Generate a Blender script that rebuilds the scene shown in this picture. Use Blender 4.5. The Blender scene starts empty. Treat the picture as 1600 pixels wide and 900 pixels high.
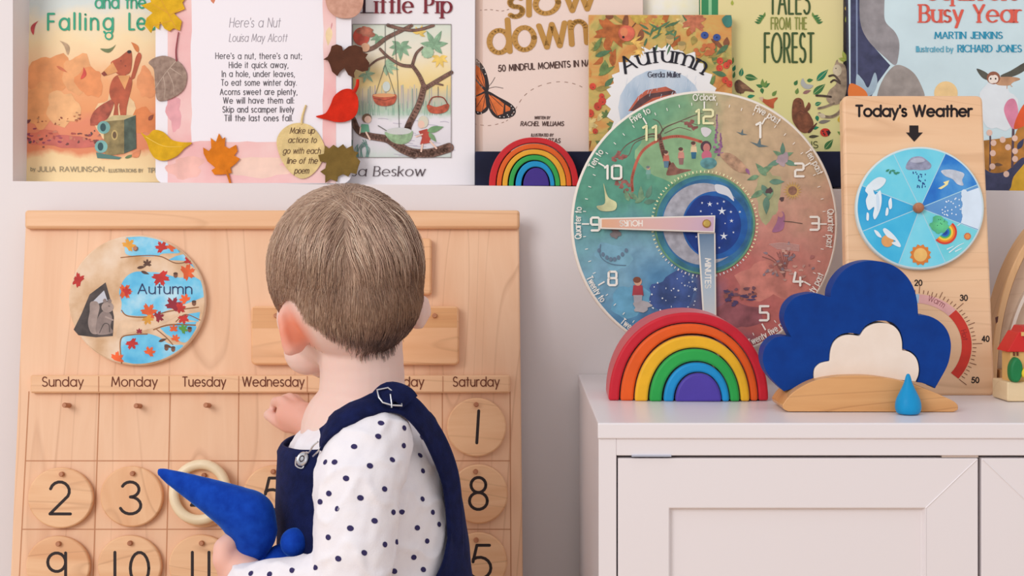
import bpy, bmesh, math, random
import numpy as np
from mathutils import Vector, Matrix, noise, bvhtree
R = math.radians
S = bpy.context.scene
COL = S.collection
# ------------------------------------------------------------------ camera, light, exposure
F, CX, HY, H = 2198.0, 800.0, 330.0, 0.80          # focal length in photo pixels, principal point, eye height
cam_d = bpy.data.cameras.new('camera'); cam = bpy.data.objects.new('camera', cam_d); COL.objects.link(cam)
cam_d.sensor_width = 36.0; cam_d.lens = 36.0 * F / 1600.0; cam_d.shift_y = -(450.0 - HY) / 1600.0
cam_d.clip_start = 0.05
cam.location = (0, 0, H); cam.rotation_euler = (R(90), 0, 0); S.camera = cam
S.view_settings.view_transform = 'Standard'; S.view_settings.look = 'None'
S.view_settings.exposure = 0.0; S.view_settings.gamma = 1.0; S.view_settings.use_curve_mapping = False
wd = bpy.data.worlds.new('daylight'); S.world = wd; wd.use_nodes = True
bg = wd.node_tree.nodes['Background']; bg.inputs[0].default_value = (0.97, 0.97, 1.0, 1); bg.inputs[1].default_value = 0.78
def area(name, loc, target, sx, sy, power, col):
    d = bpy.data.lights.new(name, 'AREA'); d.shape = 'RECTANGLE'; d.size = sx; d.size_y = sy; d.energy = power; d.color = col
    o = bpy.data.objects.new(name, d); COL.objects.link(o); o.location = loc
    o.rotation_euler = (Vector(target) - Vector(loc)).to_track_quat('-Z', 'Y').to_euler(); return o
area('window_light', (-2.2, -1.9, 2.3), (0.2, 1.5, 0.75), 1.7, 1.8, 75.0, (1.0, 0.985, 0.98))

# ------------------------------------------------------------------ colours and materials
def lin(c): return tuple(((x/255.0)/12.92 if x/255.0 <= 0.04045 else ((x/255.0+0.055)/1.055)**2.4) for x in c) + (1.0,)
MC = {}
def newmat(name):
    m = bpy.data.materials.new(name); m.use_nodes = True
    return m, m.node_tree, m.node_tree.nodes['Principled BSDF']
def setin(b, **k):
    for n, v in k.items():
        b.inputs[n.replace('_', ' ')].default_value = v
def nd(nt, t, **k):
    n = nt.nodes.new(t)
    for a, v in k.items(): setattr(n, a, v)
    return n
def coords(nt, scale=(1, 1, 1), loc=(0, 0, 0), rot=(0, 0, 0)):
    tc = nd(nt, 'ShaderNodeTexCoord'); mp = nd(nt, 'ShaderNodeMapping')
    mp.inputs['Scale'].default_value = scale; mp.inputs['Location'].default_value = loc; mp.inputs['Rotation'].default_value = rot
    nt.links.new(tc.outputs['Object'], mp.inputs[0]); return mp.outputs[0]
def ramp(nt, stops):
    r = nd(nt, 'ShaderNodeValToRGB'); e = r.color_ramp.elements
    while len(e) < len(stops): e.new(0.5)
    for i, (p, c) in enumerate(stops): e[i].position = p; e[i].color = lin(c)
    return r
def flat(c, rough=0.55, spec=0.3, var=0.0, scale=60.0, metal=0.0):
    """painted or printed colour; var adds a watercolour-like mottling"""
    k = ('flat', tuple(c), rough, spec, var, scale, metal)
    if k in MC: return MC[k]
    m, nt, b = newmat('paint_%d_%d_%d' % tuple(int(x) for x in c)); MC[k] = m
    setin(b, Base_Color=lin(c), Roughness=rough, Specular_IOR_Level=spec, Metallic=metal)
    if var:
        n = nd(nt, 'ShaderNodeTexNoise'); n.inputs['Scale'].default_value = scale; n.inputs['Detail'].default_value = 4
        nt.links.new(coords(nt), n.inputs['Vector'])
        lo = [max(0, x*(1-var)) for x in c]; hi = [min(255, x*(1+var*0.55)+var*14) for x in c]
        r = ramp(nt, [(0.3, lo), (0.7, hi)]); nt.links.new(n.outputs[0], r.inputs[0]); nt.links.new(r.outputs[0], b.inputs['Base Color'])
    return m
def mottled(name, stops, scale, rough=0.6, detail=4, stretch=(1, 1, 1), spec=0.3, dist=0.0):
    if name in MC: return MC[name]
    m, nt, b = newmat(name); MC[name] = m; setin(b, Roughness=rough, Specular_IOR_Level=spec)
    n = nd(nt, 'ShaderNodeTexNoise'); n.inputs['Scale'].default_value = scale; n.inputs['Detail'].default_value = detail; n.inputs['Distortion'].default_value = dist
    nt.links.new(coords(nt, stretch), n.inputs['Vector'])
    r = ramp(nt, stops); nt.links.new(n.outputs[0], r.inputs[0]); nt.links.new(r.outputs[0], b.inputs['Base Color'])
    return m
def gradient(name, stops, z0, z1, axis=2, nscale=25, namp=0.2, rough=0.5):
    """colour bands along one axis of the object, broken up by noise"""
    m, nt, b = newmat(name); MC[name] = m; setin(b, Roughness=rough, Specular_IOR_Level=0.3)
    co = coords(nt); sp = nd(nt, 'ShaderNodeSeparateXYZ'); nt.links.new(co, sp.inputs[0])
    mr = nd(nt, 'ShaderNodeMapRange'); mr.inputs[1].default_value = z0; mr.inputs[2].default_value = z1
    nt.links.new(sp.outputs[axis], mr.inputs[0])
    n = nd(nt, 'ShaderNodeTexNoise'); n.inputs['Scale'].default_value = nscale; n.inputs['Detail'].default_value = 5; nt.links.new(co, n.inputs['Vector'])
    a = nd(nt, 'ShaderNodeMath', operation='MULTIPLY_ADD'); a.inputs[1].default_value = namp
    nt.links.new(n.outputs[0], a.inputs[0]); nt.links.new(mr.outputs[0], a.inputs[2])
    s_ = nd(nt, 'ShaderNodeMath', operation='SUBTRACT'); s_.inputs[1].default_value = namp*0.5; nt.links.new(a.outputs[0], s_.inputs[0])
    r = ramp(nt, stops); nt.links.new(s_.outputs[0], r.inputs[0]); nt.links.new(r.outputs[0], b.inputs['Base Color'])
    return m
def wood(name, light, mid, dark, scale=(9, 9, 1.1), rough=0.42, lines=0.5, seed=0.0, freq=5.0):
    """sawn timber: long soft figure plus thin growth lines, grain along the smallest scale axis"""
    if name in MC: return MC[name]
    m, nt, b = newmat(name); MC[name] = m; setin(b, Roughness=rough, Specular_IOR_Level=0.35)
    co = coords(nt, scale, (seed, seed*1.7, seed*0.6))
    n = nd(nt, 'ShaderNodeTexNoise'); n.inputs['Scale'].default_value = 1.6; n.inputs['Detail'].default_value = 6; n.inputs['Roughness'].default_value = 0.55; n.inputs['Distortion'].default_value = 0.6
    nt.links.new(co, n.inputs['Vector'])
    r = ramp(nt, [(0.28, mid), (0.52, light), (0.75, mid)]); nt.links.new(n.outputs[0], r.inputs[0])
    # growth lines = contour lines of a second, smoother noise
    n2 = nd(nt, 'ShaderNodeTexNoise'); n2.inputs['Scale'].default_value = 0.75; n2.inputs['Detail'].default_value = 1.5; nt.links.new(co, n2.inputs['Vector'])
    mu = nd(nt, 'ShaderNodeMath', operation='MULTIPLY'); mu.inputs[1].default_value = freq*3.2; nt.links.new(n2.outputs[0], mu.inputs[0])
    fr = nd(nt, 'ShaderNodeMath', operation='FRACT'); nt.links.new(mu.outputs[0], fr.inputs[0])
    r2 = ramp(nt, [(0.0, (0, 0, 0)), (0.86, (60, 60, 60)), (0.95, (255, 255, 255)), (1.0, (0, 0, 0))]); nt.links.new(fr.outputs[0], r2.inputs[0])
    n3 = nd(nt, 'ShaderNodeTexNoise'); n3.inputs['Scale'].default_value = 3.0; nt.links.new(co, n3.inputs['Vector'])
    m3 = nd(nt, 'ShaderNodeMath', operation='MULTIPLY'); nt.links.new(r2.outputs[0], m3.inputs[0]); nt.links.new(n3.outputs[0], m3.inputs[1])
    m4 = nd(nt, 'ShaderNodeMath', operation='MULTIPLY'); m4.inputs[1].default_value = lines; nt.links.new(m3.outputs[0], m4.inputs[0])
    mx = nd(nt, 'ShaderNodeMix', data_type='RGBA'); nt.links.new(m4.outputs[0], mx.inputs[0]); nt.links.new(r.outputs[0], mx.inputs[6]); mx.inputs[7].default_value = lin(dark)
    nt.links.new(mx.outputs[2], b.inputs['Base Color'])
    return m
def fabric(name, c, c2, rough=0.9, sheen=0.4, scale=900, bump=0.25, sheen_col=None, big=0.0):
    m, nt, b = newmat(name); MC[name] = m
    setin(b, Roughness=rough, Specular_IOR_Level=0.15, Sheen_Weight=sheen, Sheen_Roughness=0.4)
    if sheen_col: b.inputs['Sheen Tint'].default_value = lin(sheen_col)
    n = nd(nt, 'ShaderNodeTexNoise'); n.inputs['Scale'].default_value = scale*0.12; n.inputs['Detail'].default_value = 5; co = coords(nt); nt.links.new(co, n.inputs['Vector'])
    r = ramp(nt, [(0.3, c2), (0.7, c)]); nt.links.new(n.outputs[0], r.inputs[0]); nt.links.new(r.outputs[0], b.inputs['Base Color'])
    n2 = nd(nt, 'ShaderNodeTexNoise'); n2.inputs['Scale'].default_value = scale; nt.links.new(co, n2.inputs['Vector'])
    bp = nd(nt, 'ShaderNodeBump'); bp.inputs['Strength'].default_value = bump; bp.inputs['Distance'].default_value = 0.001
    nt.links.new(n2.outputs[0], bp.inputs['Height']); nt.links.new(bp.outputs[0], b.inputs['Normal'])
    return m

# ------------------------------------------------------------------ photo pixels -> places
CAM = Vector((0, 0, H))
def at(px, py, Y): return Vector(((px-CX)*Y/F, Y, H-(py-HY)*Y/F))
class Plane:
    """a real plane standing in the room: local x right, z up along it, y into it; loc() measures where a sight line meets it"""
    def __init__(s, px, py, Y, lean=0.0, yaw=0.0, roll=0.0):
        s.M = Matrix.Translation(at(px, py, Y)) @ Matrix.Rotation(R(yaw), 4, 'Z') @ Matrix.Rotation(-R(lean), 4, 'X') @ Matrix.Rotation(R(roll), 4, 'Y')
        s.I = s.M.inverted(); s.o = s.I @ CAM; s.r = s.I.to_3x3()
    def loc(s, px, py, y=0.0):
        d = s.r @ Vector(((px-CX)/F, 1.0, -(py-HY)/F)); t = (y - s.o.y)/d.y
        return s.o.x + d.x*t, s.o.z + d.z*t

# ------------------------------------------------------------------ objects
def tag(o, label=None, cat=None, group=None, kind=None):
    if label: o['label'] = label
    if cat: o['category'] = cat
    if group: o['group'] = group
    if kind: o['kind'] = kind
    return o
def thing(name, label, cat, group=None, plane=None, loc=None):
    o = bpy.data.objects.new(name, None); COL.objects.link(o); o.empty_display_size = 0.02
    if plane is not None: o.matrix_world = plane.M
    elif loc is not None: o.location = loc
    return tag(o, label, cat, group)
class MB:
    """collects faces; build() links them as ONE mesh object"""
    def __init__(s, plane=None, y=0.0, step=5e-6):
        s.v = []; s.f = []; s.fm = []; s.mats = []; s.p = plane; s.y = y; s.step = step
    def mi(s, m):
        if m not in s.mats: s.mats.append(m)
        return s.mats.index(m)
    def add(s, vs, fs, mat):
        b = len(s.v); s.v += [tuple(x) for x in vs]; i = s.mi(mat)
        for f in fs: s.f.append([b+k for k in f]); s.fm.append(i)
    def up(s, n=1): s.y -= s.step*n
    # ---- flat print on the plane (pixel coordinates)
    def poly(s, pts, mat, raw=False):
        if not raw: s.up()
        a = sum(pts[i-1][0]*pts[i][1]-pts[i][0]*pts[i-1][1] for i in range(len(pts)))
        if a > 0: pts = pts[::-1]
        vs = []
        for (x, y) in pts:
            u, w = s.p.loc(x, y, s.y); vs.append((u, s.y, w))
        s.add(vs, [list(range(len(vs)))], mat)
    def ell(s, cx, cy, rx, ry, mat, n=24, rot=0, raw=False):
        c, q = math.cos(R(rot)), math.sin(R(rot)); P = []
        for i in range(n):
            t = 2*math.pi*i/n; x, y = rx*math.cos(t), ry*math.sin(t); P.append((cx+x*c-y*q, cy+x*q+y*c))
        s.poly(P, mat, raw)
    def blob(s, cx, cy, rx, ry, mat, rnd, wob=0.25, n=26, rot=0):
        ph = [rnd.uniform(0, 6.28) for _ in range(4)]; c, q = math.cos(R(rot)), math.sin(R(rot)); P = []
        for i in range(n):
            t = 2*math.pi*i/n
            k = 1+wob*(0.5*math.sin(2*t+ph[0])+0.4*math.sin(3*t+ph[1])+0.35*math.sin(5*t+ph[2])+0.25*math.sin(8*t+ph[3]))
            x, y = rx*k*math.cos(t), ry*k*math.sin(t); P.append((cx+x*c-y*q, cy+x*q+y*c))
        s.poly(P, mat)
    def leaf(s, x, y, ln, wd, ang, mat, bend=0.0, n=9, vein=None):
        """leaf from stalk end (x,y), ang degrees clockwise from up"""
        L, Rr = [], []; dx, dy = math.sin(R(ang)), -math.cos(R(ang))
        for i in range(n+1):
            t = i/n; w = wd*0.5*math.sin(math.pi*t**0.8)*(1-0.25*t); b = bend*ln*math.sin(math.pi*t)
            cx, cy = x+dx*ln*t - dy*b, y+dy*ln*t + dx*b
            L.append((cx-dy*w, cy+dx*w)); Rr.append((cx+dy*w, cy-dx*w))
        s.poly(L+Rr[::-1][1:-1], mat)
        if vein: s.line([(x, y), (x+dx*ln*0.5-dy*bend*ln, y+dy*ln*0.5+dx*bend*ln), (x+dx*ln*0.92, y+dy*ln*0.92)], max(0.6, wd*0.06), vein)
    def line(s, pts, w, mat, nib=1.0, raw=False, cap=True, w2=None):
        """pen stroke; nib<1 thins the horizontals; w2 = width at the far end"""
        if not raw: s.up()
        n = len(pts)
        for i in range(n):
            ww = w if w2 is None else w+(w2-w)*i/max(1, n-1); a, b = ww/2, ww/2*nib
            if cap or (0 < i < n-1):
                s.y -= 2.5e-6; s.ell(pts[i][0], pts[i][1], a, b, mat, 8 if ww < 3.5 else 16, raw=True); s.y += 2.5e-6
            if i == n-1: break
            w3 = w if w2 is None else w+(w2-w)*(i+1)/max(1, n-1); a2, b2 = w3/2, w3/2*nib
            (x0, y0), (x1, y1) = pts[i], pts[i+1]; dx, dy = x1-x0, y1-y0; l = math.hypot(dx, dy)
            if l < 1e-6: continue
            nx, ny = -dy/l, dx/l; k = math.hypot(a*nx, b*ny) or 1; ox, oy = a*a*nx/k, b*b*ny/k
            k2 = math.hypot(a2*nx, b2*ny) or 1; px, py = a2*a2*nx/k2, b2*b2*ny/k2
            s.poly([(x0+ox, y0+oy), (x1+px, y1+py), (x1-px, y1-py), (x0-ox, y0-oy)], mat, raw=True)
    def sector(s, cx, cy, rx, ry, a0, a1, mat, r0=0.0, n=16):
        """a0,a1 degrees clockwise from up; r0 inner fraction"""
        A = [a0+(a1-a0)*i/n for i in range(n+1)]
        P = [(cx+rx*math.sin(R(a)), cy-ry*math.cos(R(a))) for a in A]
        Q = [(cx+rx*r0*math.sin(R(a)), cy-ry*r0*math.cos(R(a))) for a in A[::-1]] if r0 else [(cx, cy)]
        s.poly(P+Q, mat)
    # ---- solids
    def prism(s, pts, y0, y1, mat, side=None, px=True):
        """outline (pixels, or metres if px=False) extruded from y0 (front) to y1 (back)"""
        P = [s.p.loc(x, y, y0) for x, y in pts] if px else list(pts)
        a = sum(P[i-1][0]*P[i][1]-P[i][0]*P[i-1][1] for i in range(len(P)))
        if a < 0: P = P[::-1]
        n = len(P); vs = [(x, y0, z) for x, z in P]+[(x, y1, z) for x, z in P]
        s.add(vs, [list(range(n)), list(range(2*n-1, n-1, -1))], mat) if not side else None
        if side:
            s.add(vs, [list(range(n)), list(range(2*n-1, n-1, -1))], mat)
        b = len(s.v)-2*n; i_ = s.mi(side or mat)
        for i in range(n):
            j = (i+1) % n; s.f.append([b+i, b+n+i, b+n+j, b+j]); s.fm.append(i_)
    def box(s, x0, x1, y0, y1, z0, z1, mat):
        s.add([(x, y, z) for x in (x0, x1) for y in (y0, y1) for z in (z0, z1)],
              [[0, 1, 3, 2], [4, 6, 7, 5], [0, 4, 5, 1], [2, 3, 7, 6], [0, 2, 6, 4], [1, 5, 7, 3]], mat)
    def tube(s, pts, rad, mat, n=8, flatten=None, closed=False):
        pts = [Vector(p) for p in pts]; m = len(pts); rad = rad if isinstance(rad, (list, tuple)) else [rad]*m
        up = Vector((0, 0, 1)); rings = []; prev = None
        for i in range(m):
            if closed: d = pts[(i+1) % m]-pts[i-1]
            else: d = pts[min(i+1, m-1)]-pts[max(i-1, 0)]
            d.normalize()
            if prev is None:
                a = d.cross(up); a = a if a.length > 1e-3 else d.cross(Vector((1, 0, 0)))
            else: a = prev - d*prev.dot(d)
            a.normalize(); prev = a; b = d.cross(a)
            rings.append([pts[i]+rad[i]*(a*math.cos(2*math.pi*k/n)+b*math.sin(2*math.pi*k/n)) for k in range(n)])
        vs = [q for r_ in rings for q in r_]; fs = []
        for i in range(m if closed else m-1):
            j = (i+1) % m
            for k in range(n): fs.append([i*n+k, i*n+(k+1) % n, j*n+(k+1) % n, j*n+k])
        if not closed: fs += [list(range(n))[::-1], [(m-1)*n+k for k in range(n)]]
        s.add(vs, fs, mat)
    def lathe(s, prof, mat, n=32, c=(0, 0, 0), axis='z'):
        """prof: (radius, height) from bottom to top, closed at both ends"""
        vs = []; fs = []; c = Vector(c)
        for (r_, h) in prof:
            for k in range(n):
                t = 2*math.pi*k/n; a, b = r_*math.cos(t), r_*math.sin(t)
                vs.append(c+(Vector((a, b, h)) if axis == 'z' else Vector((a, -h, b))))
        for i in range(len(prof)-1):
            for k in range(n): fs.append([i*n+k, i*n+(k+1) % n, (i+1)*n+(k+1) % n, (i+1)*n+k])
        fs += [list(range(n))[::-1], [(len(prof)-1)*n+k for k in range(n)]]
        s.add(vs, fs, mat)
    def ball(s, c, r_, mat, n=16, m=10, rot=None):
        rr = r_ if isinstance(r_, (tuple, list)) else (r_, r_, r_); c = Vector(c); vs = []; fs = []
        Q = rot or Matrix.Identity(3)
        for i in range(1, m):
            for k in range(n):
                t, p = 2*math.pi*k/n, math.pi*i/m
                vs.append(c+Q @ Vector((rr[0]*math.sin(p)*math.cos(t), rr[1]*math.sin(p)*math.sin(t), rr[2]*math.cos(p))))
        vs += [c+Q @ Vector((0, 0, rr[2])), c+Q @ Vector((0, 0, -rr[2]))]; T, B = len(vs)-2, len(vs)-1
        for i in range(m-2):
            for k in range(n): fs.append([i*n+k, (i+1)*n+k, (i+1)*n+(k+1) % n, i*n+(k+1) % n])
        for k in range(n): fs.append([T, k, (k+1) % n]); fs.append([B, (m-2)*n+(k+1) % n, (m-2)*n+k])
        s.add(vs, fs, mat)
    def chain(s, pts, mat, den=0.3, n=12, m=8):
        """overlapping balls along a path of (point, radius): feed for remesh()"""
        for i in range(len(pts)-1):
            (p, a), (q, b) = pts[i], pts[i+1]; p, q = Vector(p), Vector(q)
            k = max(1, int((q-p).length/(den*min(a, b))))
            for j in range(k): t = j/k; s.ball(p.lerp(q, t), a+(b-a)*t, mat, n, m)
        s.ball(pts[-1][0], pts[-1][1], mat, n, m)
    def build(s, name, parent=None, bevel=0.0, bseg=2, smooth=None, world=False, label=None):
        me = bpy.data.meshes.new(name); vs = s.v
        if world and parent is not None:
            L = parent
            off = Vector((0, 0, 0))
            while L is not None: off += L.location; L = L.parent
            vs = [(v[0]-off.x, v[1]-off.y, v[2]-off.z) for v in vs]
        me.from_pydata(vs, [], s.f)
        for m in s.mats: me.materials.append(m)
        me.polygons.foreach_set('material_index', s.fm)
        if smooth is not None:
            me.polygons.foreach_set('use_smooth', [True]*len(me.polygons))
            if smooth < 180: me.set_sharp_from_angle(angle=R(smooth))
        me.update()
        o = bpy.data.objects.new(name, me); COL.objects.link(o)
        if parent is not None: o.parent = parent
        if bevel:
            b = o.modifiers.new('edges', 'BEVEL'); b.width = bevel; b.segments = bseg; b.limit_method = 'ANGLE'; b.angle_limit = R(35)
            if smooth is not None: b.harden_normals = False
        if label: o['label'] = label
        return o
def remesh(mb, voxel, sm=6, fac=0.5):
    """fuse overlapping solids into one continuous skin; returns (verts, faces) as numpy arrays"""
    me = bpy.data.meshes.new('tmp'); me.from_pydata(mb.v, [], mb.f); me.update()
    o = bpy.data.objects.new('tmp', me); COL.objects.link(o)
    r = o.modifiers.new('r', 'REMESH'); r.mode = 'VOXEL'; r.voxel_size = voxel
    if sm: q = o.modifiers.new('s', 'SMOOTH'); q.factor = fac; q.iterations = sm
    dg = bpy.context.evaluated_depsgraph_get(); ev = o.evaluated_get(dg); em = ev.to_mesh()
    n = len(em.vertices); V = np.empty(n*3); em.vertices.foreach_get('co', V); V = V.reshape(-1, 3)
    Fs = [list(p.vertices) for p in em.polygons]; N = np.empty(n*3); em.vertices.foreach_get('normal', N); N = N.reshape(-1, 3)
    ev.to_mesh_clear(); bpy.data.objects.remove(o); bpy.data.meshes.remove(me)
    return V, Fs, N
def spl(P, closed=False, n=6):
    """Catmull-Rom through the points"""
    P = [tuple(p) for p in P]; out = []; m = len(P); d = len(P[0])
    rng = range(m) if closed else range(m-1)
    for i in rng:
        a = P[(i-1) % m] if closed or i > 0 else P[0]; b = P[i]; c = P[(i+1) % m]; e = P[(i+2) % m] if closed or i+2 < m else P[-1]
        for k in range(n):
            t = k/n
            out.append(tuple(0.5*(2*b[j]+(c[j]-a[j])*t+(2*a[j]-5*b[j]+4*c[j]-e[j])*t*t+(3*b[j]-a[j]-3*c[j]+e[j])*t**3) for j in range(d)))
    if not closed: out.append(P[-1])
    return out
def rrect(x0, y0, x1, y1, r_, n=5):
    P = []
    for (cx, cy, a) in ((x1-r_, y0+r_, -90), (x1-r_, y1-r_, 0), (x0+r_, y1-r_, 90), (x0+r_, y0+r_, 180)):
        for i in range(n+1): t = R(a+90*i/n); P.append((cx+r_*math.cos(t), cy+r_*math.sin(t)))
    return P
def ellipse(cx, cy, rx, ry, n=48): return [(cx+rx*math.cos(2*math.pi*i/n), cy+ry*math.sin(2*math.pi*i/n)) for i in range(n)]
def maple(cx, cy, r_, ang, asp=1.0, pat=None):
    pat = pat or [(0, 1.0), (7, .80), (13, .84), (20, .52), (38, .80), (46, .98), (52, .78), (62, .82), (72, .46), (92, .66), (104, .80), (112, .58), (128, .60), (146, .32), (170, .22)]
    full = pat+[(360-a, k) for a, k in pat[::-1] if a != 0]; c, q = math.cos(R(ang)), math.sin(R(ang)); P = []
    for a, k in full:
        x, y = r_*k*math.sin(R(a))*asp, -r_*k*math.cos(R(a)); P.append((cx+x*c-y*q, cy+x*q+y*c))
    return P

# ------------------------------------------------------------------ drawn lettering
def ar(cx, cy, rx, ry, a0, a1):
    n = max(3, int(abs(a1-a0)/20)); return [(cx+rx*math.cos(R(a0+(a1-a0)*i/n)), cy+ry*math.sin(R(a0+(a1-a0)*i/n))) for i in range(n+1)]
o_ = ar(.35, .35, .35, .35, 0, 360)
G = {
 'a': (.70, [o_, [(.7, .7), (.7, 0)]]), 'b': (.70, [[(0, 1), (0, 0)], o_]), 'c': (.62, [ar(.35, .35, .35, .35, 45, 315)]),
 'd': (.70, [o_, [(.7, 1), (.7, 0)]]), 'e': (.70, [[(0, .36), (.7, .36)]+ar(.35, .35, .35, .35, 5, 315)]),
 'f': (.36, [[(.13, 0)]+ar(.33, .80, .2, .2, 180, 90), [(0, .66), (.33, .66)]]),
 'g': (.70, [o_, [(.7, .7)]+ar(.35, 0.02, .35, .32, 0, -150)]),
 'h': (.54, [[(0, 1), (0, 0)], ar(.27, .43, .27, .27, 180, 0)+[(.54, 0)]]),
 'i': (.0, [[(0, .7), (0, 0)], [(0, .93), (0, .95)]]), 'j': (.1, [[(.1, .7)]+ar(-.1, -.1, .2, .2, 0, -90), [(.1, .93), (.1, .95)]]),
 'k': (.5, [[(0, 1), (0, 0)], [(.46, .7), (.02, .28)], [(.16, .42), (.5, 0)]]), 'l': (0, [[(0, 1), (0, 0)]]),
 'm': (.92, [[(0, .7), (0, 0)], ar(.23, .47, .23, .23, 180, 0)+[(.46, 0)], ar(.69, .47, .23, .23, 180, 0)+[(.92, 0)]]),
 'n': (.54, [[(0, .7), (0, 0)], ar(.27, .43, .27, .27, 180, 0)+[(.54, 0)]]), 'o': (.70, [o_]),
 'p': (.70, [[(0, .7), (0, -.32)], o_]), 'q': (.70, [o_, [(.7, .7), (.7, -.32)]]),
 'r': (.30, [[(0, .7), (0, 0)], ar(.25, .45, .25, .25, 180, 70)]),
 's': (.40, [ar(.2, .525, .18, .175, 35, 270)+ar(.2, .175, .2, .175, 90, -145)[1:]]),
 't': (.34, [[(.16, .95), (.16, 0)], [(0, .68), (.33, .68)]]),
 'u': (.54, [[(0, .7)]+ar(.27, .27, .27, .27, 180, 360), [(.54, .7), (.54, 0)]]),
 'v': (.56, [[(0, .7), (.28, 0), (.56, .7)]]), 'w': (.92, [[(0, .7), (.23, 0), (.46, .7), (.69, 0), (.92, .7)]]),
 'x': (.5, [[(0, .7), (.5, 0)], [(.5, .7), (0, 0)]]), 'y': (.56, [[(0, .7), (.29, 0)], [(.56, .7), (.15, -.32)]]), 'z': (.5, [[(0, .7), (.5, .7), (0, 0), (.5, 0)]]),
 'A': (.76, [[(0, 0), (.38, 1), (.76, 0)], [(.13, .34), (.63, .34)]]),
 'B': (.58, [[(0, 1), (0, 0)], [(0, 1)]+ar(.28, .76, .24, .24, 90, -90)+[(0, .52)], [(0, .52)]+ar(.32, .26, .26, .26, 90, -90)+[(0, 0)]]),
 'C': (.86, [ar(.5, .5, .5, .5, 45, 315)]), 'D': (.72, [[(0, 1), (0, 0)], [(0, 1)]+ar(.25, .5, .47, .5, 90, -90)+[(0, 0)]]),
 'E': (.48, [[(0, 1), (0, 0)], [(0, 1), (.48, 1)], [(0, .52), (.44, .52)], [(0, 0), (.48, 0)]]), 'F': (.46, [[(0, 1), (0, 0)], [(0, 1), (.46, 1)], [(0, .52), (.42, .52)]]),
 'G': (.98, [ar(.5, .5, .5, .5, 45, 355)+[(.98, .46), (.55, .46)]]), 'H': (.64, [[(0, 1), (0, 0)], [(.64, 1), (.64, 0)], [(0, .52), (.64, .52)]]),
 'I': (0, [[(0, 1), (0, 0)]]), 'J': (.38, [[(.38, 1)]+ar(.19, .22, .19, .22, 0, -170)]),
 'K': (.58, [[(0, 1), (0, 0)], [(.56, 1), (0, .38)], [(.2, .57), (.6, 0)]]), 'L': (.42, [[(0, 1), (0, 0)], [(0, 0), (.42, 0)]]),
 'M': (.9, [[(0, 0), (.1, 1), (.45, .15), (.8, 1), (.9, 0)]]), 'N': (.66, [[(0, 0), (0, 1), (.66, 0), (.66, 1)]]), 'O': (1.0, [ar(.5, .5, .5, .5, 0, 360)]),
  'Q': (1.0, [ar(.5, .5, .5, .5, 0, 360), [(.62, .25), (1.0, -.05)]]),
 'P': (.56, [[(0, 1), (0, 0)], [(0, 1)]+ar(.3, .74, .26, .26, 90, -90)+[(0, .48)]]), 'R': (.58, [[(0, 1), (0, 0)], [(0, 1)]+ar(.3, .74, .26, .26, 90, -90)+[(0, .48)], [(.26, .48), (.58, 0)]]),
 'S': (.58, [ar(.29, .74, .25, .26, 35, 270)+ar(.29, .24, .29, .24, 90, -150)[1:]]), 'T': (.56, [[(0, 1), (.56, 1)], [(.28, 1), (.28, 0)]]),
 'U': (.62, [[(0, 1)]+ar(.31, .31, .31, .31, 180, 360)+[(.62, 1)]]), 'V': (.7, [[(0, 1), (.35, 0), (.7, 1)]]), 'W': (1.1, [[(0, 1), (.28, 0), (.55, 1), (.82, 0), (1.1, 1)]]),
 'X': (.6, [[(0, 1), (.6, 0)], [(.6, 1), (0, 0)]]), 'Y': (.64, [[(0, 1), (.32, .46), (.64, 1)], [(.32, .46), (.32, 0)]]), 'Z': (.56, [[(0, 1), (.56, 1), (0, 0), (.56, 0)]]),
 '0': (.60, [ar(.3, .5, .3, .5, 0, 360)]), '1': (0, [[(0, 1), (0, 0)]]),
 '2': (.58, [ar(.28, .71, .27, .29, 165, -32)+[(0, 0), (.58, 0)]]), '3': (.55, [ar(.26, .765, .24, .235, 155, -90)+ar(.26, .265, .29, .265, 90, -160)[1:]]),
 '4': (.62, [[(.45, 0), (.45, 1), (0, .27), (.62, .27)]]), '5': (.56, [[(.52, 1), (.16, 1), (.05, .50)]+ar(.24, .32, .32, .32, 125, -150)]),
 '6': (.56, [[(.40, 1), (.05, .42)], ar(.28, .28, .28, .28, 0, 360)]), '7': (.55, [[(0, 1), (.55, 1), (.15, 0)]]),
 '8': (.58, [ar(.29, .765, .24, .235, 0, 360), ar(.29, .265, .29, .265, 0, 360)]), '9': (.58, [ar(.29, .71, .29, .29, 0, 360), [(.58, 1), (.58, 0)]]),
 "'": (.0, [[(0, 1.0), (0, .8)]]), ',': (.06, [[(.06, .03), (0, -.14)]]), '.': (.0, [[(0, .02), (0, .03)]]), ':': (0, [[(0, .05), (0, .06)], [(0, .55), (0, .56)]]),
 ';': (.06, [[(.06, .03), (0, -.14)], [(.06, .55), (.06, .56)]]), '-': (.3, [[(0, .4), (.3, .4)]]), ' ': (.32, []),
}
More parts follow.
